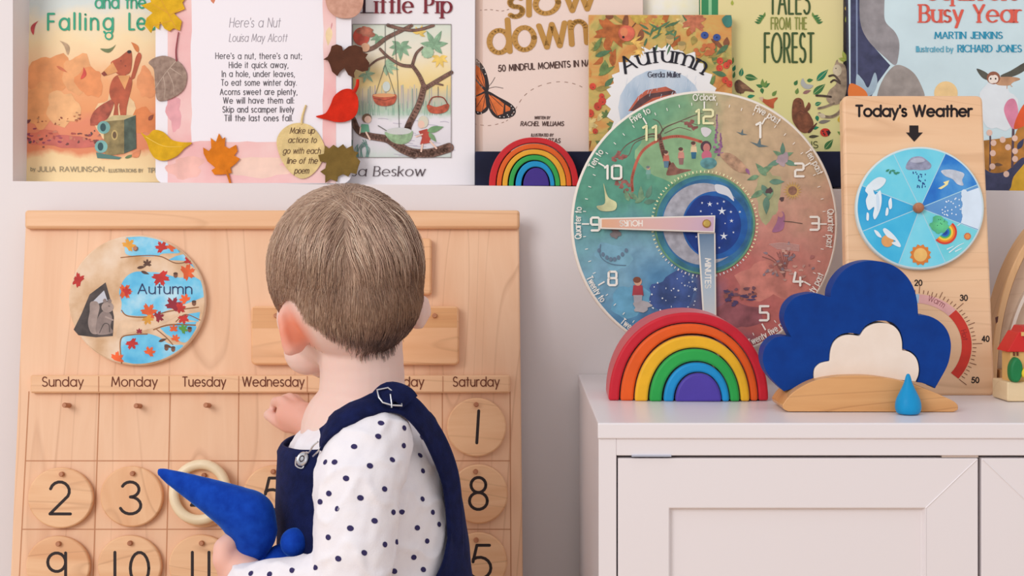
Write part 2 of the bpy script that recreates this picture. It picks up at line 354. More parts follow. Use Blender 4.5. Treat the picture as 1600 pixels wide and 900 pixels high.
# squared numerals of the clock face
GQ = {'0': (.6, [[(.1, 1), (.5, 1), (.6, .9), (.6, .1), (.5, 0), (.1, 0), (0, .1), (0, .9), (.1, 1)]]), '1': (.16, [[(0, .86), (.16, 1), (.16, 0)]]),
      '2': (.6, [[(0, 1), (.5, 1), (.6, .9), (.6, .6), (.5, .5), (.1, .5), (0, .4), (0, 0), (.6, 0)]]), '3': (.6, [[(0, 1), (.5, 1), (.6, .9), (.6, .1), (.5, 0), (0, 0)], [(.12, .5), (.6, .5)]]),
      '4': (.62, [[(.12, 1), (0, .3), (.62, .3)], [(.46, .62), (.46, 0)]]), '5': (.6, [[(.6, 1), (0, 1), (0, .55), (.5, .55), (.6, .45), (.6, .1), (.5, 0), (0, 0)]]),
      '8': (.6, [[(.1, 1), (.5, 1), (.58, .9), (.58, .6), (.5, .52), (.1, .52), (.02, .6), (.02, .9), (.1, 1)], [(.1, .52), (.5, .52), (.6, .42), (.6, .1), (.5, 0), (.1, 0), (0, .1), (0, .42), (.1, .52)]]),
      '9': (.6, [[(.6, .45), (.1, .45), (0, .55), (0, .9), (.1, 1), (.5, 1), (.6, .9), (.6, .1), (.5, 0), (.05, 0)]])}
def txt(mb, st, x, y, cap, mat, w, width=None, align='l', italic=0.0, nib=1.0, serif=0.0, rot=0.0, arc=None, font=None, track=0.22, jit=0.0, rnd=None):
    """letters drawn as pen strokes on the plane of mb; x,y = baseline start (or middle), cap = capital height, all in photo pixels"""
    gl = []; u = 0.0
    for ch in st:
        wd, sk = (font or G).get(ch) or G[ch]; gl.append((u, wd, sk)); u += wd+track
    tot = u-track; sx = (width/cap/tot) if width else 1.0
    off = {'l': 0, 'c': -tot/2, 'r': -tot}[align]; c, q = math.cos(R(rot)), math.sin(R(rot)); mb.up(); ybase = mb.y
    for (gu, wd, sk) in gl:
        jy = rnd.uniform(-jit, jit) if rnd else 0.0; mb.y = ybase; segs = [list(k) for k in sk]
        if serif:
            for k in sk:
                for (a, b) in ((k[0], k[1]), (k[-1], k[-2])):
                    if abs(a[0]-b[0]) < 0.34*abs(a[1]-b[1]) and abs(a[1]-b[1]) > .15 and min(abs(a[1]-z) for z in (0, .7, 1, -.32)) < .03:
                        segs.append(('s', [(a[0]-serif, a[1]), (a[0]+serif, a[1])]))
        for k in segs:
            thin = isinstance(k, tuple); k = k[1] if thin else k
            P = []
            for (a, b) in k:
                uu = (gu+a+off)*sx*cap; vv = (b+jy)*cap
                if arc:
                    ax, ay, ra, mid, flip = arc
                    if flip: t = R(mid)-uu/ra; rr = ra-vv
                    else: t = R(mid)+uu/ra; rr = ra+vv
                    P.append((ax+rr*math.sin(t), ay-rr*math.cos(t)))
                else:
                    X, Yv = uu+italic*vv, -vv; P.append((x+X*c-Yv*q, y+X*q+Yv*c))
            mb.line(P, w*(0.5 if thin and nib >= 1 else 1), mat, nib=nib, raw=True); mb.y -= 5e-6
    mb.y = ybase-3e-5

# ================================================================== THE ROOM
YW = 1.545                                             # face of the wall; above it a recess 9 cm deep holds the books
WALL = mottled('wall_paint', [(0.3, (229, 221, 221)), (0.7, (233, 226, 226))], 3.0, rough=0.75)
def zz(px, py, Y=YW): return at(px, py, Y).z
m = MB(); D2 = 0.09
xl, xr = at(20, 0, YW).x, 1.05; zt = 1.32; x0, x1 = -1.7, 1.7
za, zb = zz(20, 283), zz(1600, 298); zr = za+(zb-za)*(xr-xl)/(at(1600, 0, YW).x-xl)
def slab(P, y0, y1): m.prism(P, y0, y1, WALL, px=False)
slab([(x0, 0), (x1, 0), (x1, zr), (xr, zr), (xl, za), (x0, za)], YW, YW+D2)
slab([(x0, za), (xl, za), (xl, zt), (x0, zt)], YW, YW+D2)
slab([(xr, zr), (x1, zr), (x1, zt), (xr, zt)], YW, YW+D2)
slab([(x0, zt), (x1, zt), (x1, 2.4), (x0, 2.4)], YW, YW+D2)
m.box(x0, x1, YW+D2, YW+D2+0.03, 0, 2.4, WALL)
tag(m.build('wall_back'), kind='structure')
m = MB(); m.box(-1.7, 1.7, -1.6, YW, -0.03, 0.0, wood('floorboards', (206, 170, 130), (190, 152, 112), (140, 104, 72), (8, 1.0, 8), rough=0.5))
tag(m.build('floor'), kind='structure')
m = MB(); m.box(-1.7, 1.7, YW-0.012, YW, 0.0, 0.07, flat((236, 232, 230), 0.5))
tag(m.build('baseboard_back'), kind='structure')
ZN = lambda px: at(px, 283+15*(px-20)/1580.0, YW).z   # height of the recess floor at a photo column

# ================================================================== CABINET
CABW = flat((232, 225, 227), 0.32, 0.5)
GAP = flat((48, 50, 66), 0.8, 0.1)
yf = 1.1885; cx0 = at(934, 0, yf).x; cx1 = cx0+0.665; ztop = at(0, 661, yf).z
cab = thing('cabinet', 'white painted low cabinet with two framed doors standing against the wall', 'cabinet', loc=((cx0+cx1)/2, (yf+YW)/2, 0))
m = MB(); m.box(cx0, cx1, yf, YW-0.001, ztop-0.0135, ztop, CABW); m.build('top_panel', cab, bevel=0.0012, world=True)
zc = ztop-0.0135
m = MB(); m.box(cx0+0.0008, cx0+0.016, yf+0.002, YW-0.013, 0, zc, CABW); m.build('side_panel', cab, bevel=0.0008, world=True)
m = MB(); m.box(cx1-0.016, cx1-0.0008, yf+0.002, YW-0.013, 0, zc, CABW); m.build('side_panel', cab, bevel=0.0008, world=True)
zap = at(0, 712.5, yf).z
m = MB(); m.box(cx0+0.016, cx1-0.016, yf+0.002, yf+0.02, zap, zc, CABW); m.build('apron', cab, bevel=0.0006, world=True)
m = MB(); m.box(cx0+0.016, cx1-0.016, yf+0.04, YW-0.014, 0.04, zap-0.012, GAP); m.build('carcass', cab, world=True)
m = MB(); m.box(cx0+0.016, cx1-0.016, yf+0.012, yf+0.03, 0.0, 0.05, CABW); m.build('plinth', cab, world=True)
xA = at(966, 0, yf).x; xB = at(1530, 0, yf).x; xC = at(1535.5, 0, yf).x; zd = at(0, 717, yf).z
fr = at(1525, 0, yf).x-at(1443, 0, yf).x
def cab_door(xa, xb, miter):
    d = MB(); yd = yf+0.003; zl = 0.055; t = 0.018
    f2 = at(1046, 0, yf).x-at(966, 0, yf).x; zi = at(0, 795, yf).z; fb = zd-zi
    L, Rr = (f2, fr) if miter == 'r' else (fr, f2)
    yi = yd+0.0055
    o = [(xa, zl), (xb, zl), (xb, zd), (xa, zd)]; i = [(xa+L, zl+fb), (xb-Rr, zl+fb), (xb-Rr, zi), (xa+L, zi)]
    e = 0.002; i2 = [(xa+L+e, zl+fb+e), (xb-Rr-e, zl+fb+e), (xb-Rr-e, zi-e), (xa+L+e, zi-e)]
    vs = [(x, yd, z) for x, z in o]+[(x, yd, z) for x, z in i]+[(x, yi, z) for x, z in i2]+[(x, yd+t, z) for x, z in o]
    fs = []
    for k in range(4):
        j = (k+1) % 4; fs += [[k, j, 4+j, 4+k], [4+k, 4+j, 8+j, 8+k], [k, 12+k, 12+j, j]]
    fs += [[8, 9, 10, 11], [15, 14, 13, 12]]
    d.add(vs, fs, CABW); ob = d.build('door', cab, bevel=0.0007, world=True)
    g = MB()                                           # mitre joint, a fine raised bead
    a = (xb, zd) if miter == 'r' else (xa, zd); b = (xb-Rr, zi) if miter == 'r' else (xa+L, zi)
    g.tube([(a[0]+(b[0]-a[0])*.03, yd, a[1]+(b[1]-a[1])*.03), (b[0], yd, b[1])], 0.0006, CABW, 6)
    if miter == 'r': g.tube([(xb-Rr, yd, zi), (xb-Rr, yd, zl+fb)], 0.0006, CABW, 6)
    me = g.build('bead', ob); me.data.transform(Matrix.Translation((-cab.location.x, -cab.location.y, 0)))
cab_door(xA, xB, 'r'); cab_door(xC, xC+(xB-xA), 'l')
m = MB(); m.box(at(987, 0, yf).x, at(1049, 0, yf).x, yf+0.0005, yf+0.02, at(0, 713.8, yf).z, at(0, 711.2, yf).z, flat((200, 205, 222), 0.25, 0.5, metal=0.7)); m.build('hinge', cab, world=True, label='thin metal hinge leaf above the door')
m = MB(); m.box(at(1474, 0, yf).x, at(1531, 0, yf).x, yf+0.004, yf+0.02, at(0, 716, yf).z, at(0, 712.6, yf).z, flat((205, 188, 178), 0.5)); m.build('door_catch', cab, world=True)

# ================================================================== CALENDAR BOARD
CW = wood('maple_board', (238, 194, 158), (228, 177, 138), (170, 112, 76), (11, 11, 1.3), lines=0.5, freq=5)
CW2 = wood('maple_rail', (236, 188, 146), (224, 168, 122), (170, 112, 72), (1.3, 11, 16), lines=0.5, seed=3, freq=4)
PEGW = wood('peg_wood', (190, 128, 92), (160, 98, 66), (110, 66, 40), (30, 30, 30))
GRV = flat((194, 136, 100), 0.7, 0.2); INK = flat((44, 32, 32), 0.6); BURN = flat((112, 58, 38), 0.7)
CP = Plane(416, 900, 1.463, lean=9.0)
cal = thing('calendar_board', 'large maple perpetual calendar board with weekday strip leaning on the wall behind the child', 'calendar', plane=CP)
m = MB(CP); m.prism([(40, 336), (811, 339), (817, 900), (822, 1265), (2, 1265), (16, 900)], 0.0, 0.017, CW)
m.build('back_panel', cal, bevel=0.002)
m = MB(CP); m.prism(rrect(38, 328, 812, 357, 5), -0.009, 0.0, CW2); m.build('top_rail', cal, bevel=0.003, smooth=40)
# groove lines
top = [45, 155, 266, 373, 482, 589, 691, 797]; bot = [34, 148, 261, 371, 481, 589, 692, 798]
def colx(i, y): return top[i]+(bot[i]-top[i])*(y-616)/(828-616)
ys = [616, 720, 827, 935, 1044, 1153]
m = MB(CP, y=-0.0002)
for i in range(8): m.line([(colx(i, 612), 612), (colx(i, 1153), 1153)], 1.6, GRV)
for y in ys[1:]: m.line([(colx(0, y), y), (colx(7, y), y)], 1.5, GRV)
m.build('grid_grooves', cal)
m = MB(CP); m.prism(rrect(47, 586, 797, 614, 3), -0.008, 0.0, CW2)
hs = m.build('weekday_strip', cal, bevel=0.002, smooth=40)
m = MB(CP, y=-0.0083)
for x in (154, 264, 373, 480, 583, 692): m.line([(x, 588), (x, 612)], 1.3, GRV)
for st, x in (('Sunday', 98), ('Monday', 210), ('Tuesday', 319), ('Wednesday', 427), ('Thursday', 534), ('Friday', 637), ('Saturday', 744)):
    wd = {'Sunday': 64, 'Monday': 71, 'Tuesday': 67, 'Wednesday': 96, 'Thursday': 74, 'Friday': 50, 'Saturday': 72}[st]
    txt(m, st, x, 603.5, 14.5, BURN, 1.7, width=wd, align='c')
m.build('weekday_lettering', hs)
def peg(px, py, ln=0.016, r_=0.0026, y0=0.0, par=cal):
    x, z = CP.loc(px, py, y0-ln); q = MB()
    q.lathe([(r_, 0), (r_, ln*0.92), (r_*0.8, ln)], PEGW, 14, (x, y0, z), 'y'); q.build('peg', par, smooth=40)
NUM = 'number tiles hanging on the calendar'
pegs = {'2': (95, 741), '3': (206, 740), '4': (318, 743), '5': (426, 737), '8': (743, 737), '1': (744, 632), '9': (90, 850), '10': (202, 849), '11': (314, 849), '15': (744, 844)}
for k, (x, y) in pegs.items(): peg(x, y, 0.0135)
for x, y in ((100, 633), (212, 634), (321, 633), (432, 634)): peg(x, y, 0.017)
tiles = {'2': (94, 778, 51, 47.5), '3': (205, 776, 49, 47.5), '4': (316, 777, 49, 47), '5': (427, 774, 48, 47), '8': (748, 772, 45.5, 46.5), '1': (744.5, 667.5, 46.5, 46),
         '9': (90, 885, 50, 47.5), '10': (202, 884, 50, 47.5), '11': (313, 883, 50, 47.5), '15': (748, 878, 44.5, 46.5)}
lab = {'2': 'round wooden tile with a black 2, far left on the calendar', '3': 'round wooden tile with a black 3, second in its row',
       '4': 'round wooden tile half hidden behind the pale ring and blue plush', '5': 'round wooden tile with a black 5, partly hidden by the child\'s bib',
       '8': 'round wooden tile with a black 8 under Saturday', '1': 'round wooden tile with a black 1, the top tile under Saturday',
       '9': 'round wooden tile with a black 9, bottom left of the calendar', '10': 'round wooden tile with a black 10 in the bottom row',
       '11': 'round wooden tile with a black 11 beside the child\'s hand', '15': 'round wooden tile with a black 15 below the 8, partly behind the child'}
for k, (cx, cy, rx, ry) in tiles.items():
    u, w = CP.loc(cx, cy, -0.008)
    rt = bpy.data.objects.new('number_tile', None); COL.objects.link(rt); rt.matrix_world = CP.M @ Matrix.Translation((u, -0.001, w)); rt.empty_display_size = 0.02
    tag(rt, lab[k], 'tile', NUM)
    sd = int(k)*1.37
    horiz = k in ('2', '1', '8')
    tw = wood('tile_maple_'+k, (238, 190, 146), (224, 166, 120), (168, 112, 76), (2.2, 12, 20) if k != '3' else (11, 11, 3), lines=0.6, seed=sd, freq=4)
    off = Matrix.Translation((-u, 0.001, -w))
    m = MB(CP); m.prism(ellipse(cx, cy, rx, ry, 64), -0.0085, -0.001, tw); d = m.build('disc', rt, bevel=0.0016, smooth=40); d.data.transform(off)
    m = MB(CP, y=-0.0086)
    cap = 50 if k != '15' else 52; bx = {'2': (94, 803), '3': (204.5, 803), '5': (427, 797), '8': (747.5, 796), '1': (743, 692), '9': (88.5, 914), '10': (206, 913), '11': (313.5, 913), '15': (738, 904), '4': (316, 803)}[k]
    wk = dict(width={'2': 32, '3': 31, '5': 30, '8': 28, '9': 28, '15': 58, '11': 26, '10': 53, '4': 34}.get(k))
    txt(m, k, bx[0]+(2 if k == '1' else 0), bx[1], cap, INK, 4.7, align='c', track=0.5, italic=0.06 if k == '1' else 0, **wk); d = m.build('numeral', rt); d.data.transform(off)
# pale ring hung over the fourth tile
m = MB(); u, w = CP.loc(311, 769, -0.02)
rg = MB(); K = 60; sc_ = 1.44/F
pth = [(u+41.5*sc_*math.cos(2*math.pi*i/K), -0.0155+0.002*math.sin(2*math.pi*i/K), w+43*sc_*math.sin(2*math.pi*i/K)) for i in range(K)]
rg.tube(pth, 0.0052, wood('ring_beech', (240, 220, 186), (228, 204, 166), (200, 168, 124), (6, 6, 6), rough=0.35, lines=0.2), 14, closed=True)
o = rg.build('wooden_ring', smooth=180); o.matrix_world = CP.M
tag(o, 'pale wooden ring hung over the tile behind the blue plush tip', 'ring')
# month and year plaques
PLQ = wood('plaque_maple', (238, 184, 138), (226, 166, 118), (172, 112, 72), (1.6, 10, 14), lines=0.6, seed=8, freq=4)
PLD = wood('plaque_maple_band', (222, 164, 112), (212, 150, 98), (166, 104, 62), (1.3, 10, 22), lines=0.3, seed=12)
def plaque(pts, label, band=None, holes=()):
    cxp = sum(p[0] for p in pts)/len(pts); cyp = sum(p[1] for p in pts)/len(pts); u, w = CP.loc(cxp, cyp)
    rt = bpy.data.objects.new('calendar_plaque', None); COL.objects.link(rt); rt.matrix_world = CP.M @ Matrix.Translation((u, -0.0005, w)); rt.empty_display_size = 0.02
    tag(rt, label, 'plaque', 'blank plaques in the calendar heading'); off = Matrix.Translation((-u, 0.0005, -w))
    q = MB(CP); q.prism(pts, -0.0115, -0.0005, PLQ); d = q.build('board', rt, bevel=0.0022, smooth=40); d.data.transform(off)
    if band:
        q = MB(CP, y=-0.0116); q.poly(band, PLD); d = q.build('veneer_band', rt, label='smoother darker strip of wood'); d.data.transform(off)
for x, y in ((431, 493), (679, 493)): peg(x, y, 0.0145)
plaque(rrect(392, 478, 717, 570, 7), 'wide blank wooden plaque behind the child\'s head and ear', [(395, 481), (714, 481), (714, 512), (394, 513)])
plaque(rrect(548, 372, 674, 460, 5), 'smaller blank plaque peeking out right of the child\'s head')
# season disc
SP = CP; rt = thing('season_disc', 'round painted autumn disc with a squirrel and blue sky on the calendar', 'disc')
u, w = CP.loc(214, 469, -0.009); rt.matrix_world = CP.M @ Matrix.Translation((u, -0.0005, w)); off = Matrix.Translation((-u, 0.0005, -w))
TAN = mottled('bark_wash', [(0.3, (196, 152, 108)), (0.5, (226, 192, 158)), (0.7, (238, 214, 190))], 30, detail=6)
SKYB = mottled('sky_wash', [(0.28, (72, 172, 220)), (0.5, (116, 200, 234)), (0.72, (190, 226, 240))], 38, detail=5)
m = MB(CP); m.prism(ellipse(214, 469, 107, 102, 80), -0.009, -0.0005, TAN, flat((236, 212, 186))); d = m.build('disc', rt, bevel=0.0014, smooth=40); d.data.transform(off)
rnd = random.Random(4)
m = MB(CP, y=-0.0091)
def cut(P, cx=214, cy=469, rx=104.5, ry=99.5):     # keep the print inside the rim
    out = []
    for x, y in P:
        k = math.hypot((x-cx)/rx, (y-cy)/ry); out.append((cx+(x-cx)/k, cy+(y-cy)/k) if k > 1 else (x, y))
    return out
def rim(a0, a1, n=14): return [(214+104.5*math.cos(R(a0+(a1-a0)*i/n)), 469-99.5*math.sin(R(a0+(a1-a0)*i/n))) for i in range(n+1)]
ZM = lambda P: [(90+x/4.0, 355+y/4.0) for x, y in P]
m.poly(cut(spl(ZM([(430, 60), (420, 120), (432, 170), (520, 182), (620, 180), (660, 165), (760, 160), (740, 130)]))+rim(47, 88)), SKYB)
m.poly(cut(ZM([(690, 205), (740, 180), (790, 165)])+rim(40, 30, 6)+ZM([(800, 210)])), SKYB)
m.poly(cut(spl(ZM([(395, 530), (400, 470), (385, 400), (420, 320), (480, 280), (560, 280), (640, 285), (760, 315), (840, 300)]))+rim(18, 3)+spl(ZM([(905, 440), (800, 480), (700, 515), (620, 545), (520, 555), (440, 550)]))), SKYB)
m.poly(cut(spl(ZM([(400, 840), (400, 700), (470, 672), (560, 665), (640, 690), (700, 730), (780, 735)]))+rim(-46, -93)), SKYB)
m.poly(cut(spl(ZM([(640, 630), (740, 612), (860, 615), (850, 660), (800, 720), (740, 700), (680, 670)]))), SKYB)
m.poly(cut(ZM([(800, 545), (890, 530), (880, 590), (820, 580)])), SKYB); m.poly(cut(ZM([(740, 600), (870, 590), (860, 610), (760, 608)])), SKYB)
BRN = flat((150, 100, 62), var=.15); DBR = flat((92, 62, 48), var=.2)
for P, wdt in (([(395, 190), (520, 178), (640, 182), (740, 225), (830, 212)], 1.6), ([(400, 520), (440, 555), (560, 560), (700, 525), (880, 500)], 1.8), ([(600, 640), (700, 610), (860, 612)], 2.2), ([(620, 640), (680, 690), (720, 735)], 1.6), ([(740, 590), (800, 545), (890, 580)], 1.5), ([(400, 850), (395, 700), (470, 672), (560, 668)], 2.0)):
    m.line(spl(ZM(P)), wdt, BRN)
m.poly(spl(ZM([(395, 585), (500, 590), (600, 575), (740, 545), (740, 560), (640, 610), (560, 640), (440, 660), (370, 690)]), True), flat((232, 198, 164), var=.08))
DRK = flat((72, 62, 60), var=.25, scale=90); GRY = flat((142, 124, 118), var=.15, scale=90); GR2 = flat((166, 146, 138), var=.12, scale=90)
m.poly(ZM([(300, 345), (335, 470), (352, 560), (345, 680), (240, 688), (130, 675), (100, 640), (150, 540), (200, 420)]), DRK)
m.poly(ZM([(290, 395), (312, 460), (250, 480), (215, 470)]), flat((196, 196, 204)))
m.poly(spl(ZM([(205, 470), (245, 465), (262, 500), (250, 560), (240, 620), (250, 665), (210, 660), (190, 600), (200, 530)]), True), GR2)   # bushy tail
m.poly(spl(ZM([(300, 520), (340, 560), (330, 620), (345, 660), (250, 670), (240, 610), (260, 550)]), True), GRY)
m.ell(*ZM([(312, 500)])[0], 9.6, 8.4, GR2); m.ell(*ZM([(295, 460)])[0], 3, 3.4, GRY); m.ell(*ZM([(325, 462)])[0], 3, 3.4, GRY)
m.line(ZM([(300, 560), (345, 580)]), 2.5, GR2); m.line(spl(ZM([(262, 660), (290, 605), (320, 610), (325, 655)])), 1.2, DRK); m.line(ZM([(318, 492), (326, 494)]), 1, DRK)
red, org, mar, yel = flat((200, 48, 42), var=.12), flat((230, 96, 44), var=.15), flat((150, 36, 52), var=.1), flat((226, 160, 60), var=.15)
for (x, y, r_, a, mt) in ((135, 335, 11.5, -60, red), (440, 118, 11, 40, yel), (655, 132, 10.5, -30, red), (705, 130, 8, 40, org), (560, 232, 7, 0, DBR), (640, 305, 14, 160, red), (800, 285, 13, 70, org), (820, 215, 8, 10, red), (410, 402, 12, 90, org), (425, 405, 8, 60, red), (720, 495, 13, 20, mar), (760, 505, 9, 80, red), (800, 455, 9, -40, org), (565, 535, 13, 30, org), (625, 562, 9, 70, mar), (560, 570, 9, 150, yel), (785, 565, 9, 170, red), (725, 640, 7, 0, org), (780, 640, 8, 50, flat((90, 150, 60))), (460, 720, 10, 150, red), (572, 785, 9, 30, org), (365, 825, 11, 60, org), (735, 700, 7, 20, org), (510, 655, 5, 0, mar)):
    c = ZM([(x, y)])[0]; m.poly(cut(maple(c[0], c[1], r_*1.25, a)), mt)
for (x, y, a) in ((520, 255, 80), (545, 275, 110), (655, 715, 70), (690, 735, 110)):
    c = ZM([(x, y)])[0]; m.leaf(c[0]-6, c[1], 14, 5, a, DBR)
for (x, y) in ((737, 300), (680, 755), (722, 762), (852, 475), (825, 640)):
    c = ZM([(x, y)])[0]; m.ell(c[0], c[1], 3.2, 4.2, flat((130, 86, 66))); m.ell(c[0], c[1]-2.6, 3.4, 2, DBR)
d = m.build('painted_scene', rt); d.data.transform(off)
m = MB(CP, y=-0.0096); txt(m, 'Autumn', 257.5, 459, 15.5, flat((34, 46, 92)), 1.7, width=84, align='c'); d = m.build('lettering', rt); d.data.transform(off)
peg(211, 388, 0.0115)
# low bench the board stands on (below the frame)
zb_ = (CP.M @ Vector((0, 0, CP.loc(416, 1265)[1]))).z; yb_ = (CP.M @ Vector((0, 0, CP.loc(416, 1265)[1]))).y
bn = thing('low_bench', 'low white bench under the calendar board', 'bench', loc=(-0.26, yb_, 0))
m = MB(); m.box(-0.56, 0.04, yb_-0.06, YW-0.015, zb_-0.02, zb_-0.0005, CABW); m.build('bench_top', bn, bevel=0.002, world=True)
for x in (-0.54, 0.0): 
    m = MB(); m.box(x, x+0.03, yb_-0.04, YW-0.03, 0, zb_-0.02, CABW); m.build('leg', bn, world=True)

# ================================================================== BOOKS IN THE RECESS
PAPER = flat((238, 228, 208), 0.8, var=.04, scale=200)
def stand(px, Y, lean, base=None, yaw=0):
    z = base if base is not None else ZN(px); py = HY-(z-H)*F/Y
    return Plane(px, py+0.0, Y, lean=lean, yaw=yaw), py
def book(label, pl, x0, x1, ytop, ybot, th, cover, edge=None, left=None, group=None, cat='book', tilt=(0, 0)):
    """hard-backed picture book seen from the front: boards, page block, spine"""
    b = thing('picture_book', label, cat, group, plane=pl)
    (ax, _), (bx, az) = pl.loc(x0, ybot), pl.loc(x1, ybot); _, bz = pl.loc(x0, ytop); az = 0.0004
    q = MB(pl); P = [(ax+tilt[0], az), (bx+tilt[1], az), (bx, bz), (ax, bz)]
    q.prism(P, 0, 0.0022, cover, edge, px=False); q.build('front_cover', b, bevel=0.0007)
    q = MB(pl); q.prism(P, th-0.0022, th, edge or cover, px=False); q.build('back_cover', b, bevel=0.0007)
    q = MB(pl); q.box(ax+0.003+max(0, tilt[0]), bx-0.003+min(0, tilt[1]), 0.0022, th-0.0022, az+0.003, bz-0.003, PAPER); q.build('page_block', b)
    q = MB(pl); q.box(ax+min(0, tilt[0]), ax+0.002+max(0, tilt[0]), 0.001, th-0.001, az, bz, left or edge or cover); q.build('spine', b)
    return b
Y1 = 1.588
# ---- autumn-coloured book, far left
pl, pb = stand(150, Y1, 3.0)
B1 = gradient('falling_leaf_cover', [(0.0, (246, 220, 168)), (0.13, (244, 212, 160)), (0.17, (226, 138, 96)), (0.32, (230, 140, 106)), (0.40, (236, 158, 104)), (0.56, (240, 172, 118)), (0.68, (247, 208, 162)), (0.80, (247, 222, 176)), (0.93, (238, 226, 200)), (1.0, (214, 222, 218))], 0.0, 0.205, nscale=22, namp=.22)
bk = book('tall picture book with green title and orange autumn trees, leftmost in the wall recess', pl, 36, 300, -70, pb, 0.012, B1, flat((236, 216, 160), 0.5), tilt=(0.0015, 0))
rnd = random.Random(11)
m = MB(pl, y=-0.0002)
for (x, y, rx, ry, c) in ((75, 120, 34, 36, (236, 160, 104)), (120, 115, 22, 30, (238, 172, 118)), (62, 165, 24, 34, (238, 166, 108)), (140, 128, 20, 24, (236, 152, 98)), (228, 130, 14, 24, (236, 158, 108)), (225, 190, 24, 22, (228, 138, 84)), (98, 170, 24, 30, (242, 184, 130)), (180, 180, 30, 40, (247, 208, 160)), (66, 215, 26, 12, (218, 120, 96)), (110, 222, 40, 10, (206, 112, 100))):
    m.blob(x, y, rx, ry, flat(c, .6, var=.10, scale=50), rnd, .22)
for i in range(46):
    x, y = rnd.uniform(42, 160), rnd.gauss(217, 6); m.blob(x, y, rnd.uniform(1.2, 4), rnd.uniform(1, 2.6), flat(rnd.choice([(120, 70, 66), (172, 84, 76), (92, 78, 76), (204, 130, 104), (150, 70, 90)])), rnd, .4, 9)
for i in range(20):
    x, y = rnd.uniform(44, 125), rnd.gauss(186, 5); m.blob(x, y, rnd.uniform(.8, 2.2), rnd.uniform(.8, 1.6), flat(rnd.choice([(150, 80, 60), (196, 120, 80), (190, 140, 100)])), rnd, .4, 8)
for (x, y, l, w_, a, b_, c) in ((52, 55, 24, 7, 20, -.2, (196, 78, 82)), (106, 86, 26, 8, -30, .2, (190, 160, 128)), (156, 76, 26, 7, 75, .25, (120, 132, 92)), (216, 82, 20, 8, -35, .1, (214, 128, 74)), (88, 103, 20, 5, 120, 0, (226, 130, 92)), (126, 124, 20, 7, 12, .2, (214, 84, 74)), (195, 247, 16, 5, 70, 0, (110, 130, 90)), (40, 192, 10, 6, 60, 0, (130, 72, 76)), (232, 188, 12, 7, 40, 0, (150, 80, 60)), (206, 245, 18, 11, 50, .1, (222, 140, 98))):
    m.leaf(x, y, l, w_, a, flat(c, .6, var=.1, scale=120), b_)
# a plain reddish animal on a crate (generic stand-in for the printed picture)
FX, FD, FL = flat((186, 92, 62), var=.12, scale=90), flat((140, 66, 52), var=.12, scale=90), flat((232, 164, 104), var=.1)
m.leaf(141, 196, 60, 26, 42, flat((176, 88, 68), var=.2, scale=120), .02)
m.poly(spl([(174, 128), (182, 118), (196, 117), (206, 125), (203, 146), (196, 160), (178, 160), (171, 146)], True), FX)
m.poly([(178, 152), (187, 152), (184, 166), (185, 180), (177, 180), (179, 168)], FX); m.poly([(188, 152), (202, 150), (198, 168), (197, 180), (188, 180), (186, 166)], FX)
m.poly(spl([(203, 126), (208, 108), (212, 90), (217, 82), (221, 88), (216, 104), (210, 122)]), FX)
m.poly(spl([(173, 98), (186, 90), (199, 80), (205, 80), (206, 98), (202, 114), (188, 117), (180, 112)], True), FX)
m.poly([(184, 118), (203, 118), (195, 140)], FL); m.poly([(158, 115), (176, 97), (184, 112), (166, 118)], FL); m.poly([(158, 115), (163, 111), (168, 117), (162, 119)], FD)
m.ell(202, 81, 3.4, 2.6, flat((58, 46, 46))); m.ell(189, 95, 1.2, 1.2, FD); m.ell(196, 103, 1.2, 1.2, FD)
CR, CRT, CRD = flat((146, 128, 84), var=.2, scale=110), flat((206, 186, 136), var=.1), flat((82, 96, 84), var=.2, scale=110)
m.poly([(161, 190), (194, 184), (194, 240), (164, 244)], CR); m.poly([(194, 184), (212, 180), (213, 232), (194, 240)], CRD); m.poly([(161, 190), (178, 180), (212, 180), (194, 187)], CRT)
m.ell(179, 211, 5, 8, flat((196, 170, 110))); m.ell(179, 211, 3, 5.5, flat((110, 86, 60)))
for (x, y) in ((162, 199), (158, 229)):
    m.ell(x, y, 10, 10, flat((124, 176, 170), var=.12)); m.ell(x-1, y, 4.5, 6.5, flat((52, 84, 88)))
m.poly([(150, 238), (190, 246), (186, 249), (152, 247)], flat((88, 128, 120)))
m.build('cover_picture', bk)
m = MB(pl, y=-0.0009); GT = flat((62, 168, 132), .6)
txt(m, 'and the', 149, 12.5, 19, GT, 2.7, width=78); txt(m, 'Falling', 75, 46, 25, GT, 3.3, width=101, track=.42, jit=.03, rnd=rnd); txt(m, 'Leaves', 202, 46, 25, GT, 3.3, width=86, track=.3)
m.ell(170, 56, 6.5, 6.5, GT); m.ell(170, 56, 4, 4, flat((246, 216, 170)))
m.build('title_lettering', bk)
m = MB(pl, y=-0.0009); AU = flat((160, 148, 122))
txt(m, 'by', 48, 267, 5.5, AU, 1.0, width=7); txt(m, 'JULIA RAWLINSON', 59, 268, 7.5, AU, 1.15, width=103); txt(m, '- ILLUSTRATIONS BY', 165, 269, 5, AU, .9, width=58); txt(m, 'TIPHANIE BEEKE', 231, 269.5, 7, AU, 1.1, width=60)
m.build('author_lettering', bk)

